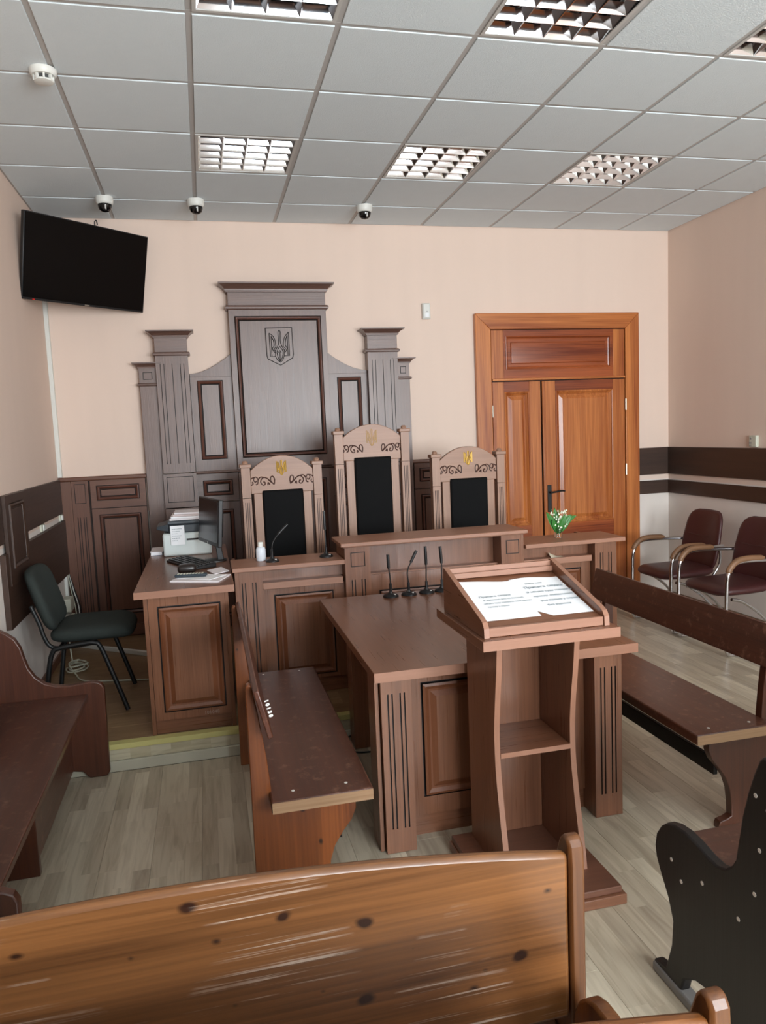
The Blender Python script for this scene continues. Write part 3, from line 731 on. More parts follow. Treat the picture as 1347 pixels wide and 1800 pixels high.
# ------------------------------------------------------------------ judges' chairs
def judge_chair(cx, y, arch, cap, sq_top, half, label, outline):
    zf = 0.14
    t = thing('judge_chair', label, 'chair', (cx, y, zf), 'judges chairs behind the bench')
    pw = 0.058; xo = half - 0.008
    for s in (-1, 1):
        a, b2 = sorted((s * (xo - pw), s * xo)); c = (a + b2) / 2; jz = cap - 0.245
        mb = MB().frame((cx, y + 0.03, 0), X_, Z_)
        mb.fluted(a, b2, 0.62, jz - 0.003, 0, 0.06, [c - 0.012, c, c + 0.012], 0.7, jz - 0.03, 0.005, 0.005)
        mb.box(a, b2, jz, cap - 0.04, 0, 0.06)
        p = part('back_post', mb, [chairwood('Z'), plain('carving_dark_brown', (70, 40, 30), 0.5)], t)  # dark brown colour on the flute faces
        part('post_cap', MB().frame((cx, y, 0), X_, Z_).box(a - 0.01, b2 + 0.01, cap - 0.042, cap - 0.018, -0.04, 0.04), chairwood('X'), p, 0.004)
        mb = MB().lathe((cx + c, y, cap - 0.018), [(0.018, 0), (0.02, 0.012), (0.012, 0.022)], 12); part('finial', mb, chairwood('X'), p)
        part('leg', MB().box(cx + a + 0.004, cx + b2 - 0.004, y - 0.026, y + 0.026, zf + 0.002, 0.62), chairwood('Z'), t, 0.003)
        part('leg', MB().box(cx + a + 0.004, cx + b2 - 0.004, y - 0.49, y - 0.44, zf + 0.002, 0.50), chairwood('Z'), t, 0.003)
    xi = xo - pw - 0.002
    sw = 0.0; crest_b = sq_top - 0.02
    edge = cap - 0.065
    top = []
    for k in range(15):
        u = -1 + 2 * k / 14
        top.append((u * xi, edge + (arch - edge) * (1 - abs(u) ** 2.1)))
    mb = MB().frame((cx, y + 0.018, 0), X_, Z_); mb.prism([(-xi, crest_b)] + top + [(xi, crest_b)], 0, 0.036)
    cr = part('crest_board', mb, chairwood('X'), t, 0.003)
    si, so = half - 0.14, half - 0.085
    for s in (-1, 1):
        a, b2 = sorted((s * si, s * so)); part('back_stile', MB().frame((cx, y + 0.016, 0), X_, Z_).box(a, b2, 0.60, crest_b, 0, 0.032), chairwood('Z'), t, 0.002)
    # upholstered back
    mb = MB().frame((cx, y + 0.012, 0), X_, Z_); r = 0.012
    mb.loft([(-si, si, 0.70, sq_top, 0), (-si, si, 0.70, sq_top, 0.036), (-si + r, si - r, 0.70 + r, sq_top - r, 0.046)])
    part('back_cushion', mb, blackfab, t, 0.008)
    part('back_rail', MB().frame((cx, y + 0.016, 0), X_, Z_).box(-si, si, 0.60, 0.70, 0, 0.032), chairwood('X'), t, 0.002)
    part('seat_frame', MB().box(cx - xo, cx + xo, y - 0.49, y - 0.03, 0.50, 0.57), chairwood('X'), t, 0.004)
    part('seat_cushion', MB().box(cx - xo + 0.02, cx + xo - 0.02, y - 0.48, y - 0.035, 0.57, 0.63), blackfab, t, 0.02)
    # carving and crest
    sc = 0.165 if not outline else 0.15; zb = crest_b + 0.045
    for s in (-1, 1):
        m = MB()
        for p in SCROLL:
            q = [(cx + s * (0.052 + (0.015 if outline else 0) + u * sc), y - 0.0185, zb + v * sc * 0.95) for u, v in p]
            m.tube(smooth(q, 4), 0.0042, 5)
        part('carved_scroll', m, plain('carving_dark_brown', (70, 40, 30), 0.5), cr, sm=60)  # scroll lines in the same dark brown
    m = MB(); s_ = 0.05 if outline else 0.043
    line_work(m, TRIDENT, cx, arch - (0.095 if outline else 0.085), s_, y - 0.019, 0.0014 if outline else 0.0034); part('trident_crest', m, gold, cr, label='gold trident', sm=60)
    return t
judge_chair(1.050, 1.90, 1.519, 1.487, 1.287, 0.279, 'wooden high-backed judge chair with gold trident, behind the two gooseneck microphones', False)
judge_chair(1.684, 1.90, 1.703, 1.682, 1.477, 0.272, 'tallest high-backed judge chair with black back pad, centre of the three', True)
judge_chair(2.385, 1.90, 1.518, 1.490, 1.292, 0.282, 'wooden high-backed judge chair with gold trident, nearest the door', False)

# ------------------------------------------------------------------ judges' bench
jb = thing('judges_bench', 'long stepped walnut judges bench with fluted pilasters and a raised middle', 'bench', (1.86, 1.1, 0.14))
yP1, yR1 = 0.97, 1.03
def jp(name, mb, a='Z', bev=0, mat=None, label=None): return part(name, mb, mat or walnut(a), jb, bev, label)
def pil(x0, x1, ztop, square=None, ftop=0.84):
    c = (x0 + x1) / 2; mb = MB().frame((0, 1.12, 0), X_, Z_)
    mb.fluted(x0, x1, 0.142, ztop, 0, 1.12 - yP1, [c - 0.038, c - 0.02, c + 0.02, c + 0.038], 0.23, ftop, 0.006, 0.007, square)
    jp('pilaster', mb)
pil(0.667, 0.818, 0.905); pil(1.292, 1.44, 0.995, (1.325, 1.41, 0.88, 0.965), 0.805); pil(2.25, 2.395, 0.995, (2.28, 2.365, 0.88, 0.965), 0.805); pil(2.872, 3.02, 0.905)
def bay(x0, x1):
    mb = MB().frame((0, 1.07, 0), X_, Z_); mb.panel(x0, x1, 0.232, 0.788, 0, 1.07 - yR1, (x0 + 0.062, x1 - 0.065, 0.255, 0.748), PROF_BIG); jp('front_panel', mb)
    jp('plinth', MB().box(x0, x1, 1.05, 1.07, 0.142, 0.23), 'X')
    jp('ledge', MB().box(x0 + 0.001, x1 - 0.012, 0.985, 1.07, 0.79, 0.828), 'X', 0.002, walnut_edge('X'))
    jp('frieze_panel', MB().box(x0, x1, 1.06, 1.08, 0.828, 0.905), 'Z')
bay(0.819, 1.291); bay(2.396, 2.871)
mb = MB().frame((0, 1.07, 0), X_, Z_); mb.panel(1.441, 2.249, 0.232, 0.815, 0, 1.07 - yR1, (1.50, 2.19, 0.25, 0.72), PROF_BIG); jp('front_panel', mb)
jp('plinth', MB().box(1.441, 2.249, 1.05, 1.07, 0.142, 0.23), 'X')
jp('frieze_panel', MB().box(1.441, 2.249, 1.10, 1.12, 0.80, 0.995), 'Z')
jp('ledge', MB().box(1.441, 2.249, 1.032, 1.10, 0.8155, 0.822), 'X', 0.001, walnut_edge('X'))
jp('cap_board', MB().box(0.655, 1.287, 0.945, 1.26, 0.905, 0.931), 'X', 0.003, walnut_edge('X'))
jp('cap_board', MB().box(2.40, 3.07, 0.945, 1.26, 0.905, 0.931), 'X', 0.003, walnut_edge('X'))
mb = MB(); mb.box(1.266, 2.412, 0.94, 1.26, 1.002, 1.024); mb.box(1.28, 2.40, 0.955, 1.24, 0.995, 1.002)
jp('cap_board', mb, 'X', 0.003, walnut_edge('X'))
jp('worktop', MB().box(0.69, 3.0, 1.125, 1.50, 0.72, 0.75), 'X', 0.002)
jp('end_panel', MB().box(0.668, 0.688, 1.12, 1.48, 0.142, 0.905), 'Z'); jp('end_panel', MB().box(2.998, 3.018, 1.12, 1.48, 0.142, 0.905), 'Z')
for x in (1.292, 2.38): jp('end_panel', MB().box(x, x + 0.02, 1.12, 1.24, 0.75, 0.995), 'Z')

# ------------------------------------------------------------------ clerk's desk on the dais
dk = thing('clerk_desk', 'walnut side desk on the dais edge carrying the printer and monitor', 'desk', (0.40, 1.4, 0.14))
part('desk_top', MB().box(0.157, 0.652, 0.652, 2.2, 0.864, 0.90), walnut('Y'), dk, 0.002)
part('edge_band', MB().box(0.157, 0.652, 0.6505, 0.652, 0.864, 0.90), walnut_edge('X'), dk)
part('side_panel', MB().box(0.197, 0.217, 0.685, 2.18, 0.142, 0.864), walnut('Z'), dk, 0.0015)
part('side_panel', MB().box(0.600, 0.62, 0.685, 2.18, 0.142, 0.864), walnut('Z'), dk, 0.0015)
mb = MB().frame((0, 0.715, 0), X_, Z_); mb.panel(0.219, 0.618, 0.215, 0.864, 0, 0.028, (0.262, 0.578, 0.255, 0.812), PROF_BIG)
fp = part('front_panel', mb, walnut('Z'), dk)
part('plinth', MB().box(0.217, 0.60, 0.70, 0.715, 0.142, 0.213), walnut('X'), dk, 0.001)

# printed text as flat meshes
def text_mesh(body, size, align='LEFT', bold=0.0):
    cu = bpy.data.curves.new('txt', 'FONT'); cu.body = body; cu.size = size; cu.align_x = align; cu.offset = bold; cu.resolution_u = 2
    ob = bpy.data.objects.new('txt', cu); COL.objects.link(ob)
    dg = bpy.context.evaluated_depsgraph_get(); dg.update()
    me = bpy.data.meshes.new_from_object(ob.evaluated_get(dg))
    bpy.data.objects.remove(ob); bpy.data.curves.remove(cu); return me
def text(name, body, size, parent, O, U, V, mat, bold=0.0, align='LEFT'):
    me = text_mesh(body, size, align, bold); O, U, V = Vector(O), Vector(U).normalized(), Vector(V).normalized(); N = U.cross(V)
    org = ORI[parent.name]
    for v in me.vertices: v.co = O + U * v.co.x + V * v.co.y + N * v.co.z - org
    me.name = name; me.materials.clear(); me.materials.append(mat)
    o = bpy.data.objects.new(name, me); COL.objects.link(o); o.parent = parent; ORI[o.name] = org; return o
text('inventory_number', '101048', 0.026, fp, (0.46, 0.6855, 0.222), X_, Z_, plain('faded_white_paint', (150, 130, 120), 0.7))

# ------------------------------------------------------------------ long table in front of the bench
tb = thing('council_table', 'low walnut table with fluted front legs, standing against the judges bench behind the lectern', 'table', (1.67, 0.15, 0))
part('table_top', MB().box(1.115, 2.228, -0.528, 0.83, 0.702, 0.74), walnut('Y'), tb, 0.002)
part('edge_band', MB().box(1.115, 2.228, -0.5295, -0.528, 0.702, 0.74), walnut_edge('X'), tb)
for a, b2 in ((1.142, 1.262), (2.042, 2.165)):
    c = (a + b2) / 2; mb = MB().frame((0, -0.38, 0), X_, Z_)
    mb.fluted(a, b2, 0.002, 0.702, 0, 0.125, [c - 0.033, c - 0.016, c + 0.016, c + 0.033], 0.10, 0.645, 0.006, 0.007); part('leg', mb, walnut('Z'), tb)
part('side_board', MB().box(1.122, 1.138, -0.48, -0.36, 0.002, 0.702), walnut('Z'), tb, 0.001)
mb = MB().frame((0, -0.39, 0), X_, Z_); mb.panel(1.263, 2.041, 0.09, 0.702, 0, 0.025, (1.325, 1.975, 0.165, 0.645), PROF_BIG); part('front_panel', mb, walnut('Z'), tb)
part('plinth', MB().box(1.263, 2.041, -0.40, -0.385, 0.0, 0.088), walnut('X'), tb)
for a, b2 in ((1.215, 1.335), (2.02, 2.14)): part('leg', MB().box(a, b2, 0.50, 0.622, 0.002, 0.702), walnut('Z'), tb, 0.002)

# ------------------------------------------------------------------ lectern
lc = thing('lectern', 'walnut lectern with a sloped reading box and open shelf, in front of the table', 'lectern', (1.62, -0.76, 0))
b0, b1 = 1.392, 1.852
mb = MB(); mb.box(b0 - 0.008, b1 + 0.006, -1.043, -0.54, 0.0, 0.036)
part('base', mb, walnut('X'), lc, 0.003)
part('base_top', MB().box(b0, b1 - 0.006, -1.03, -0.545, 0.036, 0.060), wains('X'), lc, 0.003)
ftop = [(-0.875, 0.90), (-0.862, 0.80), (-0.838, 0.66), (-0.828, 0.55), (-0.836, 0.42), (-0.862, 0.28), (-0.89, 0.15), (-0.905, 0.06)]
prof = [(y, z) for y, z, *_ in smooth([(y, z, 0) for y, z in ftop], 3)]
for x0 in (1.472, 1.762):
    mb = MB().frame((x0, 0, 0), Y_, Z_); mb.prism([(-0.565, 0.06), (-0.565, 0.918)] + [(-0.875, 0.918)] + prof, 0, 0.02); part('side_panel', mb, walnut('Z'), lc, 0.001, sm=20)
    mb = MB().frame((x0, 0, 0), Y_, Z_); fr_ = [(-0.875, 0.917)] + prof
    for i in range(len(fr_) - 1): mb.prism([fr_[i], fr_[i + 1], (fr_[i + 1][0] - 0.002, fr_[i + 1][1]), (fr_[i][0] - 0.002, fr_[i][1])], 0, 0.02)
    part('edge_band', mb, walnut_edge('Z'), lc, sm=40)
part('back_panel', MB().box(1.493, 1.761, -0.583, -0.567, 0.062, 0.918), walnut('Z'), lc)
part('shelf', MB().box(1.493, 1.761, -0.833, -0.584, 0.482, 0.50), walnut('X'), lc, 0.001)
part('edge_band', MB().box(1.493, 1.761, -0.835, -0.833, 0.482, 0.50), walnut_edge('X'), lc)
part('top_plate', MB().box(1.388, 1.884, -0.970, -0.468, 0.918, 0.952), walnut('Y'), lc, 0.0015)
part('edge_band', MB().box(1.388, 1.884, -0.972, -0.970, 0.918, 0.952), walnut_edge('X'), lc)
def slope_z(y): return 0.972 + (y + 0.93) * (1.072 - 0.972) / 0.40     # reading board
for x0 in (1.404, 1.842):
    mb = MB().frame((x0, 0, 0), Y_, Z_)
    pr = [(-0.515, 0.953), (-0.515, 1.118), (-0.535, 1.118), (-0.90, 1.012), (-0.925, 1.002), (-0.938, 0.985), (-0.94, 0.953)]
    mb.prism(pr, 0, 0.018); part('box_side', mb, walnut('Y'), lc, 0.001)
    top_ = pr[1:]; q = [(y - 0.0004 if i > 2 else y, z + 0.0018) for i, (y, z) in enumerate(top_)]
    q[-1] = (top_[-1][0] - 0.0018, top_[-1][1]); q[-2] = (top_[-2][0] - 0.0016, top_[-2][1] + 0.0006)
    mb = MB().frame((x0, 0, 0), Y_, Z_)
    for i in range(len(top_) - 1): mb.prism([top_[i], top_[i + 1], q[i + 1], q[i]], 0, 0.018)
    part('edge_band', mb, walnut_edge('Y'), lc, sm=40)
part('box_back', MB().box(1.4225, 1.8415, -0.533, -0.516, 0.953, 1.116), walnut_edge('X'), lc, 0.001)
mb = MB().frame((1.4225, 0, 0), Y_, Z_); mb.prism([(-0.932, 0.965), (-0.535, 1.064), (-0.535, 1.076), (-0.932, 0.977)], 0, 0.419); part('reading_board', mb, walnut('X'), lc)
part('box_rail', MB().box(1.4225, 1.8415, -0.552, -0.534, 1.078, 1.098), walnut_edge('X'), lc, 0.001)
part('front_lip', MB().box(1.4225, 1.8415, -0.935, -0.92, 0.953, 0.984), walnut_edge('X'), lc, 0.002)
# paper on the reading board
sl = Vector((0, 0.397, 0.099)).normalized()
def on_board(x, d, h=0.001): return (x, -0.932 + sl.y * d, 0.977 + sl.z * d + h * sl.y)
pg = thing('oath_sheets', 'two joined white printed sheets lying on the sloped lectern top', 'paper', on_board(1.63, 0.2))
def sheet(fn, nu=14, nv=10):
    mb = MB()
    return mb.grid(fn, nu, nv)
def page(name, x0, x1, d0, d1, notch):
    def fn(u, v):
        xx = x0 + (x1 - x0) * u; dd = d0 + (d1 - d0) * v
        if notch == 'L': dd = max(dd, d0 + max(0, 0.042 - (xx - x0)) * 1.0) if v < 0.35 else dd
        h = 0.0016 + 0.0025 * abs(math.sin(3.1 * u + 0.4)) * v ** 3 + (0.012 * (1 - u) ** 4 * v ** 4 if notch is None else 0)
        return on_board(xx, dd + 0.006 * math.sin(5 * u) * v ** 4, h)
    return part(name, sheet(fn), paper, pg, sm=60)
p1 = page('sheet', 1.428, 1.640, 0.058, 0.352, None); p2 = page('sheet', 1.640, 1.835, 0.052, 0.352, 'L')
GL = 0.0046
def line(par, x, d, body, size, bold=0.0): text('print_line', body, size, par, on_board(x, d, GL), X_, sl, ink, bold)
for i, (x, s) in enumerate(((1.475, 'Присяга свідка'), (1.482, 'Я, (прізвище, ім\'я, по батькові),'), (1.475, 'обіцяю суду говорити лише правду'), (1.48, 'правду у справі'))):
    line(p1, x, 0.225 - 0.026 * i, s, 0.0165 if i == 0 else 0.0105, 0.0004)
for i, (x, s, z) in enumerate(((1.685, '(стаття суду)', 0.011), (1.668, 'Присяга свідка', 0.021), (1.662, 'Я обіцяю суду говорити', 0.0155), (1.675, 'правду, повідомляю', 0.0155), (1.685, 'усе відоме у справі', 0.0155), (1.695, 'без відмови', 0.0155))):
    line(p2, x, 0.30 - 0.036 * i, s, z, 0.0005)

# ------------------------------------------------------------------ plain benches flanking the table
def side_bench(label, flip, endm, shift):
    T = (lambda v: (3.343 - v[0], -0.2 - v[1], v[2])) if flip else (lambda v: tuple(v))
    def bp_(name, mb, *a, **k):
        mb.v = [T(v) for v in mb.v]; return part(name, mb, *a, **k)
    t = thing('side_bench', label, 'bench', T((0.86, -0.1, 0)), 'plank benches beside the table')
    # end panels: post leaning back, broad foot with a concave front
    prof = [(0.625, 0.0), (0.627, 0.45), (0.628, 0.80), (0.632, 0.818), (0.641, 0.822), (0.649, 0.815), (0.665, 0.72), (0.685, 0.56), (0.694, 0.452), (0.694, 0.396)]
    prof += [(x - shift, z) for x, z in ((0.985, 0.396), (0.985, 0.335), (0.968, 0.295), (0.935, 0.255), (0.905, 0.21), (0.888, 0.16), (0.880, 0.10), (0.878, 0.05), (0.90, 0.04), (0.93, 0.034), (0.936, 0.02), (0.936, 0.0))]
    for y in (-0.735, 0.50):
        mb = MB().frame((0, y + 0.036, 0), X_, Z_); mb.prism(prof, 0, 0.036); bp_('end_panel', mb, endm, t, 0.003, sm=25)
    bp_('seat', MB().box(0.688, 1.035, -0.815, 0.60, 0.398, 0.44), stain('Y'), t, 0.006)
    for y in (-0.8157, 0.6007):
        bp_('worn_end', MB().box(0.690, 1.033, y - 0.0008, y + 0.0008, 0.399, 0.436), wood('bare_pine', 'X', (140, 106, 76), (182, 150, 118), 0.5), t, label='bare worn end grain')
    mb = MB(); mb.hexa([(0.690, -0.81, 0.655), (0.707, -0.81, 0.660), (0.707, 0.58, 0.660), (0.690, 0.58, 0.655), (0.6495, -0.81, 0.82), (0.668, -0.81, 0.825), (0.668, 0.58, 0.825), (0.6495, 0.58, 0.82)])
    bp = bp_('back_plank', mb, stain('Y'), t, 0.004)
    bp_('apron', MB().box(0.918 - shift, 0.936 - shift, -0.70, 0.50, 0.215, 0.283), blackwood('Y'), t, 0.002)
    for y in (-0.752, 0.552):
        for x in (0.766, 0.95): bp_('screw_cap', MB().lathe((x, y, 0.4395), [(0.006, 0), (0.006, 0.002), (0.003, 0.003)], 10), screwm, t)
    return t, bp
sb, sbp = side_bench('reddish brown plank bench left of the table, white numbers on its back plank', False, wood('bench_pine_end', 'Z', (104, 50, 20), (164, 92, 42), 0.34, 0.2, scale=0.8, knots=0.9, face='Y', lam=0.1), 0.0)
side_bench('reddish brown plank bench right of the table, below the maroon armchairs', True, stain('Z'), 0.05)
nv = Vector((0.668 - 0.707, 0, 0.825 - 0.660)).normalized()
text('white_number', '1 0 1 3 8', 0.017, sbp, (0.6775 - nv.x * 0.03, -0.8165, 0.822 - 0.03), (-nv.x, 0, -nv.z), (nv.z, 0, -nv.x), whiteplast, 0.0012)

# ------------------------------------------------------------------ pews (profile: d from the front, z)
PEW = [(-0.004, 0.035), (0.055, 0.05), (0.082, 0.138), (0.088, 0.215), (0.066, 0.272), (0.032, 0.324), (0.009, 0.365), (0.002, 0.40), (0.010, 0.44), (0.033, 0.474), (0.061, 0.497),
       (0.094, 0.508), (0.141, 0.512), (0.191, 0.506), (0.239, 0.495), (0.276, 0.492), (0.307, 0.502), (0.333, 0.526), (0.347, 0.55), (0.357, 0.61), (0.369, 0.676), (0.388, 0.746), (0.407, 0.80), (0.425, 0.842),
       (0.437, 0.855), (0.455, 0.855), (0.467, 0.84), (0.470, 0.80), (0.470, 0.04), (0.455, 0.0), (0.36, 0.0), (0.33, 0.07), (0.26, 0.12), (0.19, 0.105), (0.14, 0.07), (0.12, 0.0), (-0.004, 0.0)]
def pew(label, x0, x1, yfront, mat, matb, group, arm=0.0, arch=0.045, back_bottom=0.49, thick=0.032, endmat=None, seatmat=None, depth=1.0):
    t = thing('pew', label, 'bench', ((x0 + x1) / 2, yfront - 0.25, 0), group)
    pr = [(-d * depth, z + (arm * max(0.0, min(1.0, (z - 0.25) / 0.2)) if d < 0.345 and z > 0.25 else 0)) for d, z in PEW]
    for x in (x0, x1 - thick):
        mb = MB().frame((x, yfront, 0), Y_, Z_); mb.prism(pr, 0, thick); part('end_panel', mb, endmat or (pine('Z', 'X') if mat is pine else mat('Z')), t, 0.006, sm=30)
        part('foot', MB().box(x - 0.006, x + thick + 0.006, yfront - 0.465 * depth, yfront + 0.004, 0.0, 0.03), dustblue, t, 0.006, label='worn grey foot runner')
    xc, hw = (x0 + x1) / 2, (x1 - x0) / 2 - thick - 0.001
    top = []
    for k in range(21):
        u = -1 + 2 * k / 20; top.append((xc + u * hw, 0.828 + arch * 1.45 * (1 - u * u)))
    mb = MB().frame((0, yfront - 0.44 * depth, 0), X_, Z_); mb.prism([(xc - hw, back_bottom)] + top + [(xc + hw, back_bottom)], 0, 0.026)
    part('back_board', mb, matb('X'), t, 0.009, sm=25)
    part('seat', MB().box(xc - hw, xc + hw, yfront - 0.435 * depth, yfront - 0.02, 0.405, 0.432), seatmat or mat('X'), t, 0.006)
    part('rear_rail', MB().box(xc - hw, xc + hw, yfront - 0.455 * depth, yfront - 0.43 * depth, 0.33, 0.40), mat('X'), t, 0.003)
    for d, z in ((0.085, 0.40), (0.13, 0.36), (0.22, 0.41), (0.36, 0.40), (0.415, 0.50), (0.43, 0.62), (0.415, 0.75), (0.455, 0.73)):
        part('screw_cap', MB().tube([(x0 - 0.001, yfront - d, z), (x0 + 0.002, yfront - d, z)], 0.006, 8), screwm, t)
    return t
pew('scratched honey pine pew across the bottom of the photo, seen from behind', -0.44, 1.205, -1.505, pine, pine_back, 'aisle pews')
pew('honey pine pew behind the scratched one, its rounded end at the photo bottom edge', -0.44, 1.20, -1.981, pine, pine, 'aisle pews', arm=0.085, depth=0.88)
pew('black ended pew with brown seat and white screw heads at the right edge', 1.765, 3.35, -1.345, stain, stain, 'aisle pews', endmat=blackwood('Z'))

# pew along the left wall
lp = thing('wall_pew', 'dark stained pew along the left wall with scrolled end panels', 'bench', (-0.27, -0.25, 0))
LP = [(0.02, 0.0), (0.005, 0.02), (0.0, 0.45), (0.012, 0.472), (0.035, 0.484), (0.06, 0.487), (0.10, 0.484), (0.16, 0.478), (0.22, 0.484), (0.27, 0.503), (0.31, 0.54), (0.336, 0.585), (0.35, 0.635), (0.362, 0.69), (0.385, 0.735),
      (0.42, 0.765), (0.46, 0.79), (0.50, 0.81), (0.52, 0.81), (0.52, 0.0), (0.40, 0.0), (0.36, 0.03), (0.22, 0.05), (0.13, 0.035), (0.10, 0.0)]
for y in (0.60, -1.17):
    mb = MB().frame((0, y + 0.035, 0), X_, Z_); mb.prism([(-0.008 - d, z) for d, z in LP], 0, 0.035); part('end_panel', mb, stain('Z'), lp, 0.005, sm=30)
part('seat', MB().box(-0.50, -0.085, -1.134, 0.599, 0.40, 0.43), stain('Y'), lp, 0.005)
part('support', MB().box(-0.50, -0.172, -0.245, -0.215, 0.0, 0.40), stain('Z'), lp, 0.003)
part('front_board', MB().box(-0.20, -0.18, -0.21, 0.599, 0.05, 0.40), stain('Y'), lp, 0.003)
mb = MB(); mb.hexa([(-0.505, -1.134, 0.44), (-0.48, -1.134, 0.44), (-0.48, 0.599, 0.44), (-0.505, 0.599, 0.44), (-0.528, -1.134, 0.80), (-0.508, -1.134, 0.80), (-0.508, 0.599, 0.80), (-0.528, 0.599, 0.80)])
part('back_board', mb, blackwood('Y'), lp, 0.004)

# ------------------------------------------------------------------ green-grey office chair on the dais
gc = thing('visitor_chair', 'dark green grey fabric chair with black tube frame on the dais by the left wall', 'chair', (-0.18, 1.35, 0.14))
gy0, gy1 = 1.12, 1.58
def cushion(mbx, c, sx, sy, sz, pw=4):
    """soft pad: superellipsoid"""
    n, m = 24, 14; b = len(mbx.v)
    f = lambda w_, e: math.copysign(abs(w_) ** e, w_)
    for i in range(m + 1):
        ph = -PI / 2 + PI * i / m
        for k in range(n):
            th = 2 * PI * k / n
            mbx.v.append(mbx.P((c[0] + sx * f(math.cos(ph), 0.45) * f(math.cos(th), 0.42), c[1] + sy * f(math.cos(ph), 0.45) * f(math.sin(th), 0.42), c[2] + sz * f(math.sin(ph), 0.8))))
    for i in range(m):
        for k in range(n):
            k2 = (k + 1) % n; mbx.f.append((b + i * n + k, b + i * n + k2, b + (i + 1) * n + k2, b + (i + 1) * n + k))
    return mbx
mb = cushion(MB(), (-0.135, 1.35, 0.588), 0.225, 0.235, 0.048)
mb.v = [(x, y, z - 0.018 * max(0, (x + 0.05) / 0.15) ** 2 + 0.012 * ((y - 1.35) / 0.23) ** 2) for x, y, z in mb.v]
part('seat', mb, greenfab, gc, sm=60)
mb = MB().frame((-0.40, 1.35, 0.795), Y_, Z_); cushion(mb, (0, 0, 0), 0.225, 0.175, 0.04)
mb.v = [(x - (z - 0.795) * 0.30 - 0.25 * (y - 1.35) ** 2 * 0 + 0.5 * (y - 1.35) ** 2, y, z) for x, y, z in mb.v]
part('backrest', mb, greenfab, gc, sm=60)
for y in (gy0, gy1):
    pth = smooth([(0.035, y, 0.149), (-0.03, y, 0.36), (-0.085, y, 0.525), (-0.115, y, 0.55), (-0.16, y, 0.553), (-0.30, y, 0.538), (-0.335, y, 0.515), (-0.36, y, 0.42), (-0.40, y, 0.149)], 5)
    part('leg_frame', MB().tube(pth, 0.0135, 10), blackmetal, gc, sm=60)
    s = 0.03 if y == gy0 else -0.03
    pth = smooth([(-0.10, y + s, 0.545), (-0.28, y + s, 0.532), (-0.345, y + s, 0.545), (-0.375, y + s, 0.60), (-0.395, y + s, 0.68), (-0.43, y + s, 0.78)], 5)
    part('back_bar', MB().tube(pth, 0.012, 10), blackmetal, gc, sm=60)
part('cross_bar', MB().tube([(-0.12, gy0, 0.545), (-0.12, gy1, 0.545)], 0.009, 8), blackmetal, gc)
part('cross_bar', MB().tube([(-0.30, gy0, 0.535), (-0.30, gy1, 0.535)], 0.009, 8), blackmetal, gc)

# ------------------------------------------------------------------ maroon armchairs by the right wall
def armchair(label):
    t = thing('armchair', label, 'chair', (4.22, 2.02, 0), 'armchairs by the right wall'); yc = 2.02
    mb = cushion(MB(), (4.16, yc, 0.445), 0.235, 0.235, 0.04); mb.v = [(x, y, z + 0.12 * max(0, (x - 4.25)) - 0.25 * max(0, 4.0 - x) * 0.6) for x, y, z in mb.v]
    part('seat', mb, maroon, t, sm=60)
    mb = MB().frame((4.40, yc, 0.68), (0, -1, 0), Z_); cushion(mb, (0, 0, 0), 0.225, 0.235, 0.03)
    def bend(p):
        x, y, z = p; q = (y - yc) / 0.225; k = (z - 0.68) / 0.235
        return (x + 0.10 * max(-1, k) * 0.5 - 0.06 * (1 - q * q) * 0 + 0.035 * (1 - q * q) , yc + (y - yc) * (1 - 0.10 * max(0, k)), z)
    mb.v = [bend(p) for p in mb.v]; bk = part('backrest', mb, maroon, t, sm=60)
    m = MB().tube([(4.372, yc - 0.12, 0.72), (4.368, yc, 0.716), (4.372, yc + 0.12, 0.72)], 0.003, 6); part('seam', m, maroon, bk)
    for s in (-1, 1):
        y = yc + s * 0.265
        pth = smooth([(4.42, y - s * 0.03, 0.655), (4.25, y, 0.66), (4.08, y, 0.662), (4.0, y, 0.64), (3.955, y, 0.57), (3.945, y, 0.45), (3.945, y, 0.10), (3.955, y, 0.03), (4.0, y, 0.014), (4.25, y, 0.013), (4.47, y, 0.013)], 5)
        part('arm_frame', MB().tube(pth, 0.0125, 10), chrome, t, sm=60)
        pth = smooth([(4.0, y - s * 0.02, 0.40), (4.10, y - s * 0.03, 0.37), (4.24, y - s * 0.02, 0.27), (4.36, y, 0.13), (4.46, y, 0.016)], 4)
        part('brace', MB().tube(pth, 0.011, 8), chrome, t, sm=60)
        part('back_strut', MB().tube(smooth([(4.40, y - s * 0.04, 0.66), (4.41, y - s * 0.05, 0.52), (4.36, y - s * 0.06, 0.42)], 4), 0.010, 8), chrome, t, sm=60)
        pd = smooth([(4.24, y, 0.676), (4.10, y, 0.682), (4.02, y, 0.666), (3.97, y, 0.62), (3.958, y, 0.59)], 4)
        mb = MB(); mb.tube(pd, [0.012] + [0.021] * (len(pd) - 2) + [0.014], 10); part('arm_pad', mb, armwood, t, sm=60)
    return t
ac = armchair('maroon leatherette armchair with chrome frame, nearest the door')
dup(ac, (4.22, 1.395, 0), 0, 'maroon leatherette armchair with chrome frame, cut by the right edge of the photo')

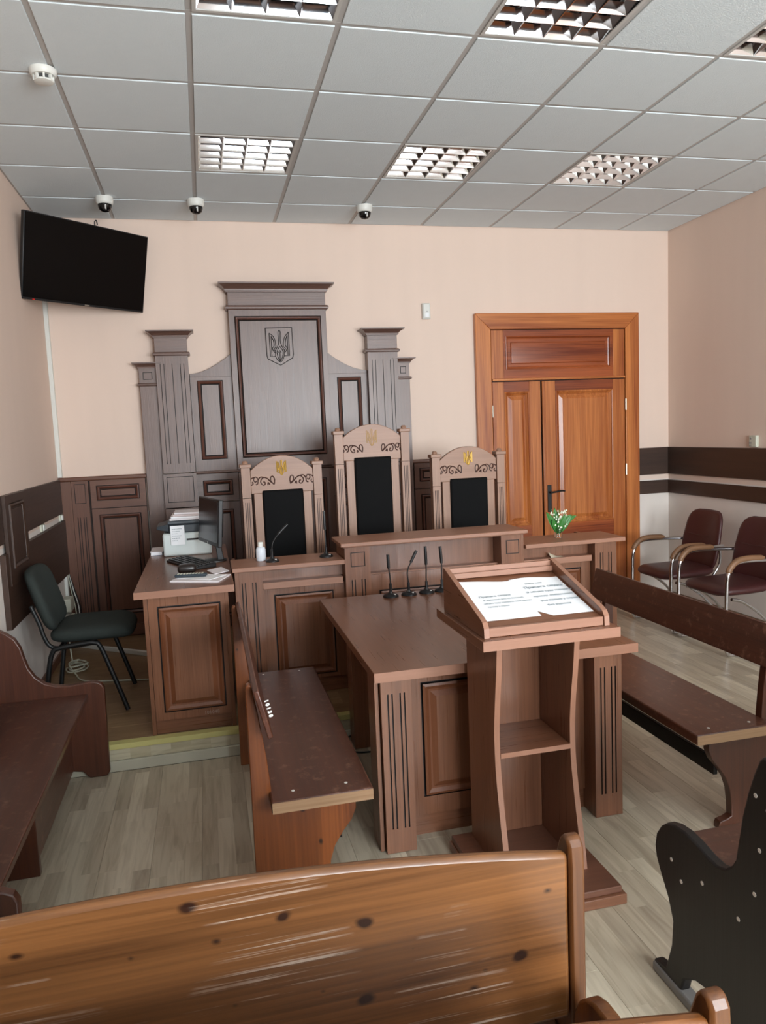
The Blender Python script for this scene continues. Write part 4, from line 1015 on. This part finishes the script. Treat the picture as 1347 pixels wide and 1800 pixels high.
# ------------------------------------------------------------------ television
tvz = Matrix.Rotation(0.752, 3, 'Z') @ Matrix.Rotation(0.231, 3, 'X') @ Matrix.Rotation(-0.011, 3, 'Y')
tv = thing('television', 'black flat television tilted down in the upper left corner', 'television', (-0.144, 2.456, 2.878))
def tvp(p): return tuple(Vector((-0.144, 2.456, 2.878)) + tvz @ Vector(p))
def tvbox(*a):
    m = MB().box(*a); m.v = [tvp(v) for v in m.v]; return m
part('cabinet', tvbox(-0.485, 0.485, 0.002, 0.035, -0.274, 0.274), blackplast, tv, 0.004)
part('screen', tvbox(-0.477, 0.477, -0.002, 0.003, -0.260, 0.267), screenmat, tv)
part('rear_housing', tvbox(-0.3, 0.3, 0.034, 0.06, -0.2, 0.05), blackplast, tv, 0.01)
part('standby_light', tvbox(-0.41, -0.395, -0.004, 0.002, -0.272, -0.266), redled, tv, label='red standby light')
part('badge', tvbox(-0.018, 0.018, -0.001, 0.003, -0.27, -0.264), brass, tv)
e = tvp((0, 0.055, 0.0)); mb = MB().tube([e, (e[0] - 0.12, e[1] + 0.13, e[2] + 0.02), (XL + 0.04, YB - 0.10, 3.0)], 0.018, 10); mb.box(XL, XL + 0.05, YB - 0.18, YB - 0.04, 2.92, 3.06)
part('wall_bracket', mb, blackmetal, tv)
hk = tvp((0.06, 0.04, 0.27)); part('cable_hook', MB().tube(smooth([hk, (hk[0], hk[1], hk[2] + 0.03), (hk[0] + 0.012, hk[1], hk[2] + 0.04), (hk[0] + 0.016, hk[1], hk[2] + 0.01)], 4), 0.004, 6), blackplast, tv)

# ------------------------------------------------------------------ ceiling devices
def dome(x, y, label):
    t = thing('dome_camera', label, 'camera', (x, y, ZC), 'dome cameras on the ceiling')
    z = ZC - 0.005
    part('mount', MB().lathe((x, y, z), [(0.058, 0), (0.0575, -0.030), (0.054, -0.044), (0.045, -0.05)][::-1], 28), whiteplast, t, sm=50)
    part('dome', MB().lathe((x, y, z - 0.046), [(0.046, 0), (0.045, -0.018), (0.038, -0.036), (0.024, -0.047), (0.006, -0.052)][::-1], 28), plain('smoked_dome', (12, 12, 14), 0.08, var=0), t, sm=60)
    part('lens_slot', MB().box(x + 0.004, x + 0.013, y - 0.046, y - 0.02, z - 0.088, z - 0.058), alum, t)
dome(0.0, 2.37, 'white and black dome camera nearest the television')
dome(0.605, 2.37, 'white and black dome camera second from the television')
dome(1.82, 2.395, 'white and black dome camera furthest right, above the backdrop')
sd = thing('smoke_detector', 'round white smoke detector on the ceiling at the upper left', 'detector', (-0.04, 0.56, ZC)); z = ZC - 0.005
part('base', MB().lathe((-0.04, 0.56, z), [(0.050, -0.028), (0.056, -0.02), (0.058, -0.006), (0.058, 0.0)], 32), whiteplast, sd, sm=50)
part('sensor_core', MB().lathe((-0.04, 0.56, z), [(0.028, -0.047), (0.034, -0.028)], 24), plain('vent_grey', (70, 70, 68), 0.7), sd)  # dark grey core inside the cage ribs
for k in range(8):
    a = 2 * PI * k / 8 + 0.2; c, s = math.cos(a), math.sin(a)
    mb = MB().frame((-0.04 + 0.038 * c, 0.56 + 0.038 * s, z - 0.038), (-s, c, 0), Z_); mb.box(-0.004, 0.004, -0.012, 0.012, -0.006, 0.006); part('cage_rib', mb, whiteplast, sd)
part('cage_cap', MB().lathe((-0.04, 0.56, z), [(0.030, -0.056), (0.040, -0.053), (0.041, -0.047)], 28), whiteplast, sd, sm=50)

# ------------------------------------------------------------------ wall devices
ms = thing('motion_sensor', 'small white motion sensor on the peach wall left of the door', 'sensor', (2.416, 2.87, 2.625))
mb = MB().frame((0, YB, 0), X_, Z_); mb.loft([(2.382, 2.45, 2.562, 2.69, 0), (2.382, 2.45, 2.562, 2.69, 0.030), (2.392, 2.442, 2.572, 2.682, 0.042)]); part('case', mb, whiteplast, ms, 0.004)
part('lens', MB().frame((0, YB, 0), X_, Z_).box(2.40, 2.434, 2.575, 2.612, 0.040, 0.045), plain('frosted_lens', (238, 240, 242), 0.3), ms, 0.003)
part('led', MB().frame((0, YB, 0), X_, Z_).box(2.413, 2.421, 2.617, 2.625, 0.041, 0.0435), plain('led_dot', (150, 150, 150), 0.4), ms)
cs = thing('wall_controller', 'small white box standing on the dark band of the right wall', 'switch', (4.68, 1.777, 1.45))
part('case', MB().box(XR - 0.028, XR, 1.737, 1.817, 1.408, 1.498), creamplast, cs, 0.006)
part('button', MB().box(XR - 0.031, XR - 0.028, 1.785, 1.80, 1.468, 1.482), plain('grey_button', (130, 130, 130), 0.4), cs)
for k in range(3): part('vent_slit', MB().box(XR - 0.029, XR - 0.0275, 1.785, 1.812, 1.418 + 0.012 * k, 1.422 + 0.012 * k), plain('grey_button', (130, 130, 130), 0.4), cs)
def trunking(name, label, mb): single(name, mb, whiteplast, label, 'conduit', 0.002)
trunking('cable_conduit', 'white vertical conduit in the corner running from the television to the panelling', MB().box(XL, XL + 0.03, YB - 0.035, YB, 1.405, 2.90))
trunking('cable_conduit', 'short white conduit below the dark band behind the green grey chair', MB().box(XL, XL + 0.022, 2.76, 2.80, 0.44, 0.70))
for y, lb in ((2.13, 'white socket in the gap between the dark bands, middle of the left wall'), (2.80, 'white socket in the gap between the dark bands, in the corner')):
    t = thing('wall_socket', lb, 'socket', (XL, y, 1.107)); part('plate', MB().box(XL, XL + 0.014, y - 0.045, y + 0.045, 1.083, 1.131), creamplast, t, 0.003)
    part('cover', MB().box(XL + 0.014, XL + 0.022, y - 0.01, y + 0.035, 1.088, 1.126), whiteplast, t, 0.002)
ad = thing('power_adapter', 'cream power adapter and plugs on the wall under the short conduit', 'socket', (XL + 0.03, 2.66, 0.40))
part('adapter_body', MB().box(XL, XL + 0.06, 2.60, 2.74, 0.42, 0.52), creamplast, ad, 0.008)
part('socket_strip', MB().box(XL, XL + 0.045, 2.34, 2.72, 0.345, 0.412), plain('grey_socket', (170, 168, 160), 0.5), ad, 0.006)
for k in range(4): part('plug', MB().box(XL + 0.045, XL + 0.075, 2.37 + 0.085 * k, 2.42 + 0.085 * k, 0.355, 0.40), creamplast, ad, 0.008)
for k in range(4):
    single('power_cable', MB().tube(smooth([(XL + 0.02, 2.80 + 0.012 * k, 0.69), (XL + 0.035 + 0.006 * k, 2.80 + 0.012 * k, 0.55), (XL + 0.06 + 0.01 * k, 2.79 + 0.01 * k, 0.38), (XL + 0.05, 2.79 + 0.01 * k, 0.16)], 5), 0.004, 6),
           [cablew, blackplast, whiteplast, blackplast][k], ['pale thin cable hanging in the corner, nearest the short conduit', 'black thin cable hanging in the corner, left one of the two black ones', 'white thin cable hanging in the corner between two black cables', 'black thin cable hanging in the corner, nearest the wainscot'][k], 'cable', group='cables in the corner')
single('floor_trunking', MB().hexa([(-0.50, 2.70, 0.1405), (-0.47, 2.66, 0.1405), (0.185, 2.10, 0.1405), (0.185, 2.15, 0.1405), (-0.50, 2.70, 0.17), (-0.47, 2.66, 0.17), (0.185, 2.10, 0.17), (0.185, 2.15, 0.17)]), whiteplast,
       'white trunking strip lying on the dais behind the green grey chair', 'conduit', 0.002)
rnd = random.Random(3)
pth = [(-0.47, 2.30, 0.40), (-0.455, 2.28, 0.30), (-0.44, 2.24, 0.17), (-0.42, 2.20, 0.147), (-0.36, 2.14, 0.146)]
for k in range(22):
    a = k * 1.05; pth.append((-0.375 + 0.055 * math.cos(a) + rnd.uniform(-.02, .02), 2.05 + 0.09 * math.sin(a) + rnd.uniform(-.03, .03), 0.147 + 0.0022 * k))
pth += [(-0.36, 1.90, 0.150), (-0.32, 1.80, 0.146), (-0.24, 1.74, 0.146), (-0.10, 1.70, 0.146), (0.19, 1.62, 0.146)]
single('coiled_cable', MB().tube(smooth(pth, 4), 0.005, 6), cablew, 'pale cable bundled on the dais under the green grey chair', 'cable', sm=60)
single('floor_cable', MB().tube(smooth([(1.08, 0.62, 0.004), (1.15, 0.60, 0.004), (1.20, 0.62, 0.02), (1.30, 0.66, 0.05)], 5), 0.0045, 6), blackplast, 'black cable on the floor beside the table leg and the step, rear one', 'cable', sm=60)
single('floor_cable', MB().tube(smooth([(1.02, 0.42, 0.005), (1.08, 0.52, 0.005), (1.17, 0.48, 0.005), (1.25, 0.44, 0.005), (1.42, 0.44, 0.005)], 5), 0.0045, 6), blackplast, 'black cable on the floor under the left side of the table, nearer one', 'cable', sm=60)

# ------------------------------------------------------------------ microphones
def mic(label, base, path, group, r0=0.043):
    x, y, z = base
    t = thing('gooseneck_microphone', label, 'microphone', base, group)
    part('base', MB().lathe((x, y, z), [(r0, 0), (r0, 0.006), (r0 * 0.85, 0.013), (0.014, 0.02), (0.010, 0.03)], 24), blackplast, t, sm=40)
    pts = smooth([(x, y, z + 0.025)] + [(x + a, y + b2, z + c) for a, b2, c in path], 6); n = len(pts); k = int(n * 0.68)
    part('stem', MB().tube([pts[0], pts[max(2, n // 4)]], 0.0075, 10), blackplast, t, sm=60)
    part('gooseneck', MB().tube(pts[:k + 1], 0.004, 8), blackmetal, t, sm=60)
    part('capsule', MB().tube(pts[k:], 0.0085, 10), blackplast, t, sm=60)
    part('talk_button', MB().box(x + 0.012, x + 0.022, y - 0.028, y - 0.018, z + 0.01, z + 0.017), alum, t)
TZ = 0.7405
mic('black gooseneck microphone on the table, leftmost of the row', (1.497, 0.735, TZ), [(0, 0, 0.10), (-0.006, 0, 0.16), (-0.008, 0, 0.235)], 'table microphones')
mic('black gooseneck microphone on the table whose tip leans right, second of the row', (1.602, 0.740, TZ), [(0, 0, 0.07), (-0.004, 0, 0.13), (0.022, 0, 0.19), (0.052, 0, 0.245)], 'table microphones')
mic('black gooseneck microphone on the table, third of the row', (1.708, 0.750, TZ), [(0, 0, 0.09), (0.002, 0, 0.16), (0, 0, 0.262)], 'table microphones')
mic('black gooseneck microphone on the table, half hidden by the lectern box', (1.80, 0.755, TZ), [(0, 0, 0.09), (0.002, 0, 0.16), (-0.004, 0, 0.255)], 'table microphones')
mic('black gooseneck microphone bent to the right beside the white bottle', (0.889, 1.08, 0.9315), [(0, 0, 0.07), (0.012, 0.01, 0.115), (0.05, 0.02, 0.16), (0.10, 0.03, 0.205)], 'bench microphones', 0.04)
mic('black gooseneck microphone standing straight on the bench, beside the raised middle', (1.205, 1.10, 0.9315), [(0, 0, 0.08), (0, 0.005, 0.16), (0.0, 0.01, 0.27)], 'bench microphones', 0.04)

# ------------------------------------------------------------------ small things on the bench
bt = thing('sanitizer_bottle', 'white plastic bottle on the judges bench beside the bent microphone', 'bottle', (0.83, 1.15, 0.9315))
part('body', MB().lathe((0.83, 1.15, 0.9315), [(0.026, 0), (0.0285, 0.004), (0.0285, 0.062), (0.024, 0.076), (0.014, 0.082)], 24), plain('milky_plastic', (222, 228, 236), 0.35, var=0.01), bt, sm=50)
part('cap', MB().lathe((0.83, 1.15, 0.9315), [(0.0155, 0.082), (0.0155, 0.106), (0.013, 0.109)], 20), whiteplast, bt, sm=50)
vs_o = thing('flower_vase', 'small clear glass with lilies of the valley on the bench in front of the door', 'vase', (2.70, 1.12, 0.9315)); vx, vy, vz = 2.70, 1.12, 0.9315
part('glass', MB().lathe((vx, vy, vz), [(0.022, 0), (0.024, 0.003), (0.029, 0.062), (0.027, 0.062), (0.022, 0.006)], 24), glassm(), vs_o, sm=50)
def leaf(p0, p1, p2, wd, tw):
    a, b2, c = Vector(p0), Vector(p1), Vector(p2)
    def fn(u, v):
        q = a * (1 - u) ** 2 + b2 * 2 * u * (1 - u) + c * u * u
        t = (b2 - a) * (1 - u) + (c - b2) * u; s = t.cross(Vector(tw)).normalized()
        wv = wd * (math.sin(PI * min(1, 0.06 + u * 0.94)) ** 0.8) + 0.003 * (1 - u)
        k = (v - 0.5) * 2
        return tuple(q + s * (k * wv) + s.cross(t).normalized() * (0.35 * wv * k * k))
    m = MB().grid(fn, 10, 4); return m
B = Vector((vx, vy, vz + 0.03))
for p1, p2, wd in (((-0.035, 0, 0.06), (-0.085, -0.005, 0.14), 0.024), ((-0.01, 0.01, 0.07), (-0.02, 0.01, 0.165), 0.022), ((0.035, -0.01, 0.07), (0.085, -0.02, 0.115), 0.026), ((0.05, 0.0, 0.085), (0.135, 0.01, 0.10), 0.018), ((-0.03, -0.01, 0.05), (-0.05, -0.015, 0.09), 0.018), ((0.012, -0.02, 0.06), (0.035, -0.025, 0.12), 0.022)):
    o = part('leaf', leaf(B, B + Vector(p1), B + Vector(p2), wd, (0, -1, 0.25)), leafm, vs_o, sm=60, fix=False)
    md = o.modifiers.new('solid', 'SOLIDIFY'); md.thickness = 0.0008
rnd = random.Random(11)
for p2, n in (((-0.052, -0.012, 0.155), 9), ((0.005, -0.012, 0.155), 10), ((0.05, -0.015, 0.15), 12), ((0.065, 0.0, 0.14), 8), ((-0.03, -0.03, 0.10), 6), ((0.04, -0.035, 0.06), 5)):
    c = B + Vector(p2); mid = B + Vector((p2[0] * 0.35, p2[1] * 0.4, p2[2] * 0.6))
    pts = smooth([tuple(B), tuple(mid), tuple(c)], 8)
    st = part('flower_stem', MB().tube(pts, 0.0012, 5), stemm, vs_o, sm=60)
    m = MB()
    for k in range(n):
        q = Vector(pts[int(len(pts) * (0.5 + 0.48 * k / n)) - 1]) + Vector((rnd.uniform(-.014, .014), rnd.uniform(-.012, .004), rnd.uniform(-.008, .006)))
        m.lathe(tuple(q), [(0.0015, 0.004), (0.0045, 0.001), (0.0052, -0.003), (0.006, -0.006)][::-1], 7)
    part('bell_flowers', m, petal, st, sm=60)
sm_ = thing('folded_slip', 'small cream folded slip on the ledge under the flower vase', 'paper', (2.62, 1.02, 0.8285))
part('slip', MB().grid(lambda u, v: (2.585 + 0.085 * u, 0.99 + 0.04 * v, 0.8295 + 0.03 * (1 - u) ** 2 * v + 0.010 * max(0, u - 0.75)), 10, 2), plain('cream_card', (214, 202, 178), 0.6), sm_, fix=False)

# ------------------------------------------------------------------ things on the clerk's desk
DZ = 0.9005
mo = thing('computer_monitor', 'black computer monitor turned to the left on the side desk', 'monitor', (0.60, 1.47, DZ))
mz = Matrix.Rotation(-1.303, 3, 'Z') @ Matrix.Rotation(-0.085, 3, 'X')
def mobox(*a):
    m = MB().box(*a); m.v = [tuple(Vector((0.543, 1.452, 1.151)) + mz @ Vector(v)) for v in m.v]; return m
part('bezel', mobox(-0.22, 0.22, 0.0, 0.025, -0.14, 0.14), blackplast, mo, 0.004)
part('screen', mobox(-0.206, 0.206, -0.001, 0.001, -0.116, 0.128), plain('monitor_screen', (26, 28, 32), 0.22, var=0), mo)
part('rear_shell', mobox(-0.16, 0.16, 0.025, 0.05, -0.09, 0.09), blackplast, mo, 0.01)
part('neck', MB().hexa([(0.585, 1.42, DZ + 0.01), (0.625, 1.42, DZ + 0.01), (0.625, 1.50, DZ + 0.01), (0.585, 1.50, DZ + 0.01), (0.568, 1.42, 1.10), (0.592, 1.42, 1.10), (0.592, 1.50, 1.10), (0.568, 1.50, 1.10)]), blackplast, mo, 0.004)
part('stand_base', MB().lathe((0.57, 1.47, DZ), [(0.072, 0), (0.07, 0.008), (0.03, 0.014)], 28), blackplast, mo, sm=50)
part('power_button', mobox(-0.005, 0.005, -0.002, 0.0, -0.132, -0.126), alum, mo)
kb = thing('keyboard', 'black keyboard lying askew under the monitor', 'keyboard', (0.43, 1.42, DZ))
U = Vector((0.50 - 0.325, 1.21 - 1.60, 0)).normalized(); V = Vector((-U.y, U.x, 0)) 
mb = MB().frame((0.425, 1.40, DZ), U, V); mb.hexa([(-0.21, -0.07, 0.0), (0.21, -0.07, 0), (0.21, 0.07, 0), (-0.21, 0.07, 0), (-0.21, -0.07, 0.012), (0.21, -0.07, 0.012), (0.21, 0.07, 0.026), (-0.21, 0.07, 0.026)])
part('case', mb, blackplast, kb, 0.004)
mb = MB().frame((0.425, 1.40, DZ), U, V)
for r in range(5):
    for c in range(15):
        u0 = -0.2 + c * 0.0268; v0 = -0.06 + r * 0.024; h = 0.0135 + (v0 + 0.07) * 0.1
        mb.loft([(u0, u0 + 0.023, v0, v0 + 0.020, h), (u0 + 0.002, u0 + 0.021, v0 + 0.002, v0 + 0.018, h + 0.006)])
part('keys', mb, blackplast, kb, kind='stuff')
ps = thing('document_stack', 'white papers lying on the side desk under the remote control', 'paper', (0.48, 0.95, DZ))
for k, (poly, z0, z1) in enumerate((([(0.325, 0.865), (0.575, 0.745), (0.645, 0.93), (0.395, 1.05)], 0, 0.006), ([(0.52, 1.09), (0.60, 1.17), (0.64, 1.02), (0.56, 0.95)], 0.0062, 0.010), ([(0.36, 0.93), (0.53, 0.80), (0.62, 0.90), (0.45, 1.03)], 0.0062, 0.0085))):
    part('sheet', MB().prism([(a, b2) for a, b2 in poly], DZ + z0, DZ + z1), paper2 if k != 2 else paper, ps)
mo2 = thing('mouse', 'black computer mouse on the side desk behind the remote control', 'mouse', (0.405, 1.10, DZ))
mb = MB()
for_p = []
part('shell', cushion(MB(), (0.41, 1.12, DZ + 0.025), 0.052, 0.045, 0.026), plain('dark_brown_plastic', (34, 26, 24), 0.35), mo2, sm=60)
part('wheel', MB().tube([(0.372, 1.115, DZ + 0.042), (0.372, 1.127, DZ + 0.042)], 0.007, 10), blackplast, mo2)
rm = thing('remote_control', 'dark remote control lying on the papers of the side desk', 'remote', (0.43, 0.93, DZ + 0.011))
U = Vector((0.519 - 0.357, -0.03, 0)).normalized(); V = Vector((-U.y, U.x, 0))
part('body', MB().frame((0.435, 0.93, DZ + 0.0102), U, V).box(-0.085, 0.085, -0.022, 0.022, 0, 0.016), plain('slate_plastic', (48, 58, 66), 0.45), rm, 0.005)
mb = MB().frame((0.435, 0.93, DZ + 0.0262), U, V)
for r in range(3):
    for c in range(9): mb.box(-0.072 + c * 0.016, -0.062 + c * 0.016, -0.015 + r * 0.011, -0.007 + r * 0.011, 0, 0.002)
part('buttons', mb, creamplast, rm, kind='stuff')
pr = thing('printer', 'white laser printer with dark scanner lid on the side desk', 'printer', (0.40, 1.98, DZ))
part('body', MB().box(0.25, 0.555, 1.78, 2.16, DZ, 1.05), plain('printer_white', (206, 214, 212), 0.4, var=0.01), pr, 0.012)
part('scanner_unit', MB().box(0.29, 0.55, 1.79, 2.15, 1.05, 1.105), plain('printer_dark', (58, 64, 70), 0.45), pr, 0.008)
part('control_wing', MB().hexa([(0.215, 1.82, 1.075), (0.29, 1.80, 1.06), (0.29, 2.10, 1.06), (0.215, 2.06, 1.075), (0.215, 1.82, 1.095), (0.29, 1.80, 1.11), (0.29, 2.10, 1.11), (0.215, 2.06, 1.095)]), plain('printer_dark', (58, 64, 70), 0.45), pr, 0.004)
part('lid', MB().box(0.285, 0.56, 1.785, 2.155, 1.106, 1.13), plain('printer_lid', (74, 80, 86), 0.45), pr, 0.008)
part('output_slot', MB().box(0.40, 0.53, 1.777, 1.78, 1.0, 1.012), recess, pr)
nt_ = thing('notice_sheet', 'white note taped to the front of the printer', 'paper', (0.35, 1.77, 1.02))
part('sheet', MB().grid(lambda u, v: (0.302 + 0.088 * u, 1.7735 - 0.003 - 0.006 * math.sin(PI * u) * (1 - v), 0.975 + 0.125 * v), 6, 6), paper, nt_, fix=False)
for k in range(6):
    z0 = 1.078 - 0.015 * k; rn = random.Random(40 + k); m = MB(); x = 0.312
    while x < 0.372 - 0.012 * (k % 3):
        wd = rn.uniform(0.004, 0.011); m.box(x, x + wd, 1.7618, 1.762, z0, z0 + 0.0035); x += wd + 0.003
    part('print_line', m, ink, nt_)
pp = thing('paper_pile', 'loose pile of papers on top of the printer', 'paper', (0.42, 1.96, 1.131))
for k in range(4):
    m = MB().box(0.30 + 0.01 * k, 0.54 - 0.008 * k, 1.80 + 0.012 * k, 2.08 - 0.01 * k, 1.1305 + 0.012 * k, 1.142 + 0.012 * k)
    m.v = [(x, y, z + 0.012 * math.sin(9 * x) * (1 if k else 0) * 0.3) for x, y, z in m.v]; part('sheaf', m, [paper2, paper, plain('pinkish_paper', (206, 190, 188), 0.8), paper2][k], pp, 0.002)
bk = thing('notepad', 'white notepad at the far left corner of the side desk beside the printer', 'book', (0.195, 1.98, DZ))
part('pages', MB().box(0.163, 0.235, 1.88, 2.10, DZ + 0.001, DZ + 0.022), paper, bk, 0.001)
part('cover', MB().box(0.160, 0.24, 1.875, 2.105, DZ, DZ + 0.001), plain('blue_cover', (70, 76, 110), 0.5), bk)
part('cover', MB().box(0.160, 0.24, 1.875, 2.105, DZ + 0.022, DZ + 0.024), paper2, bk)
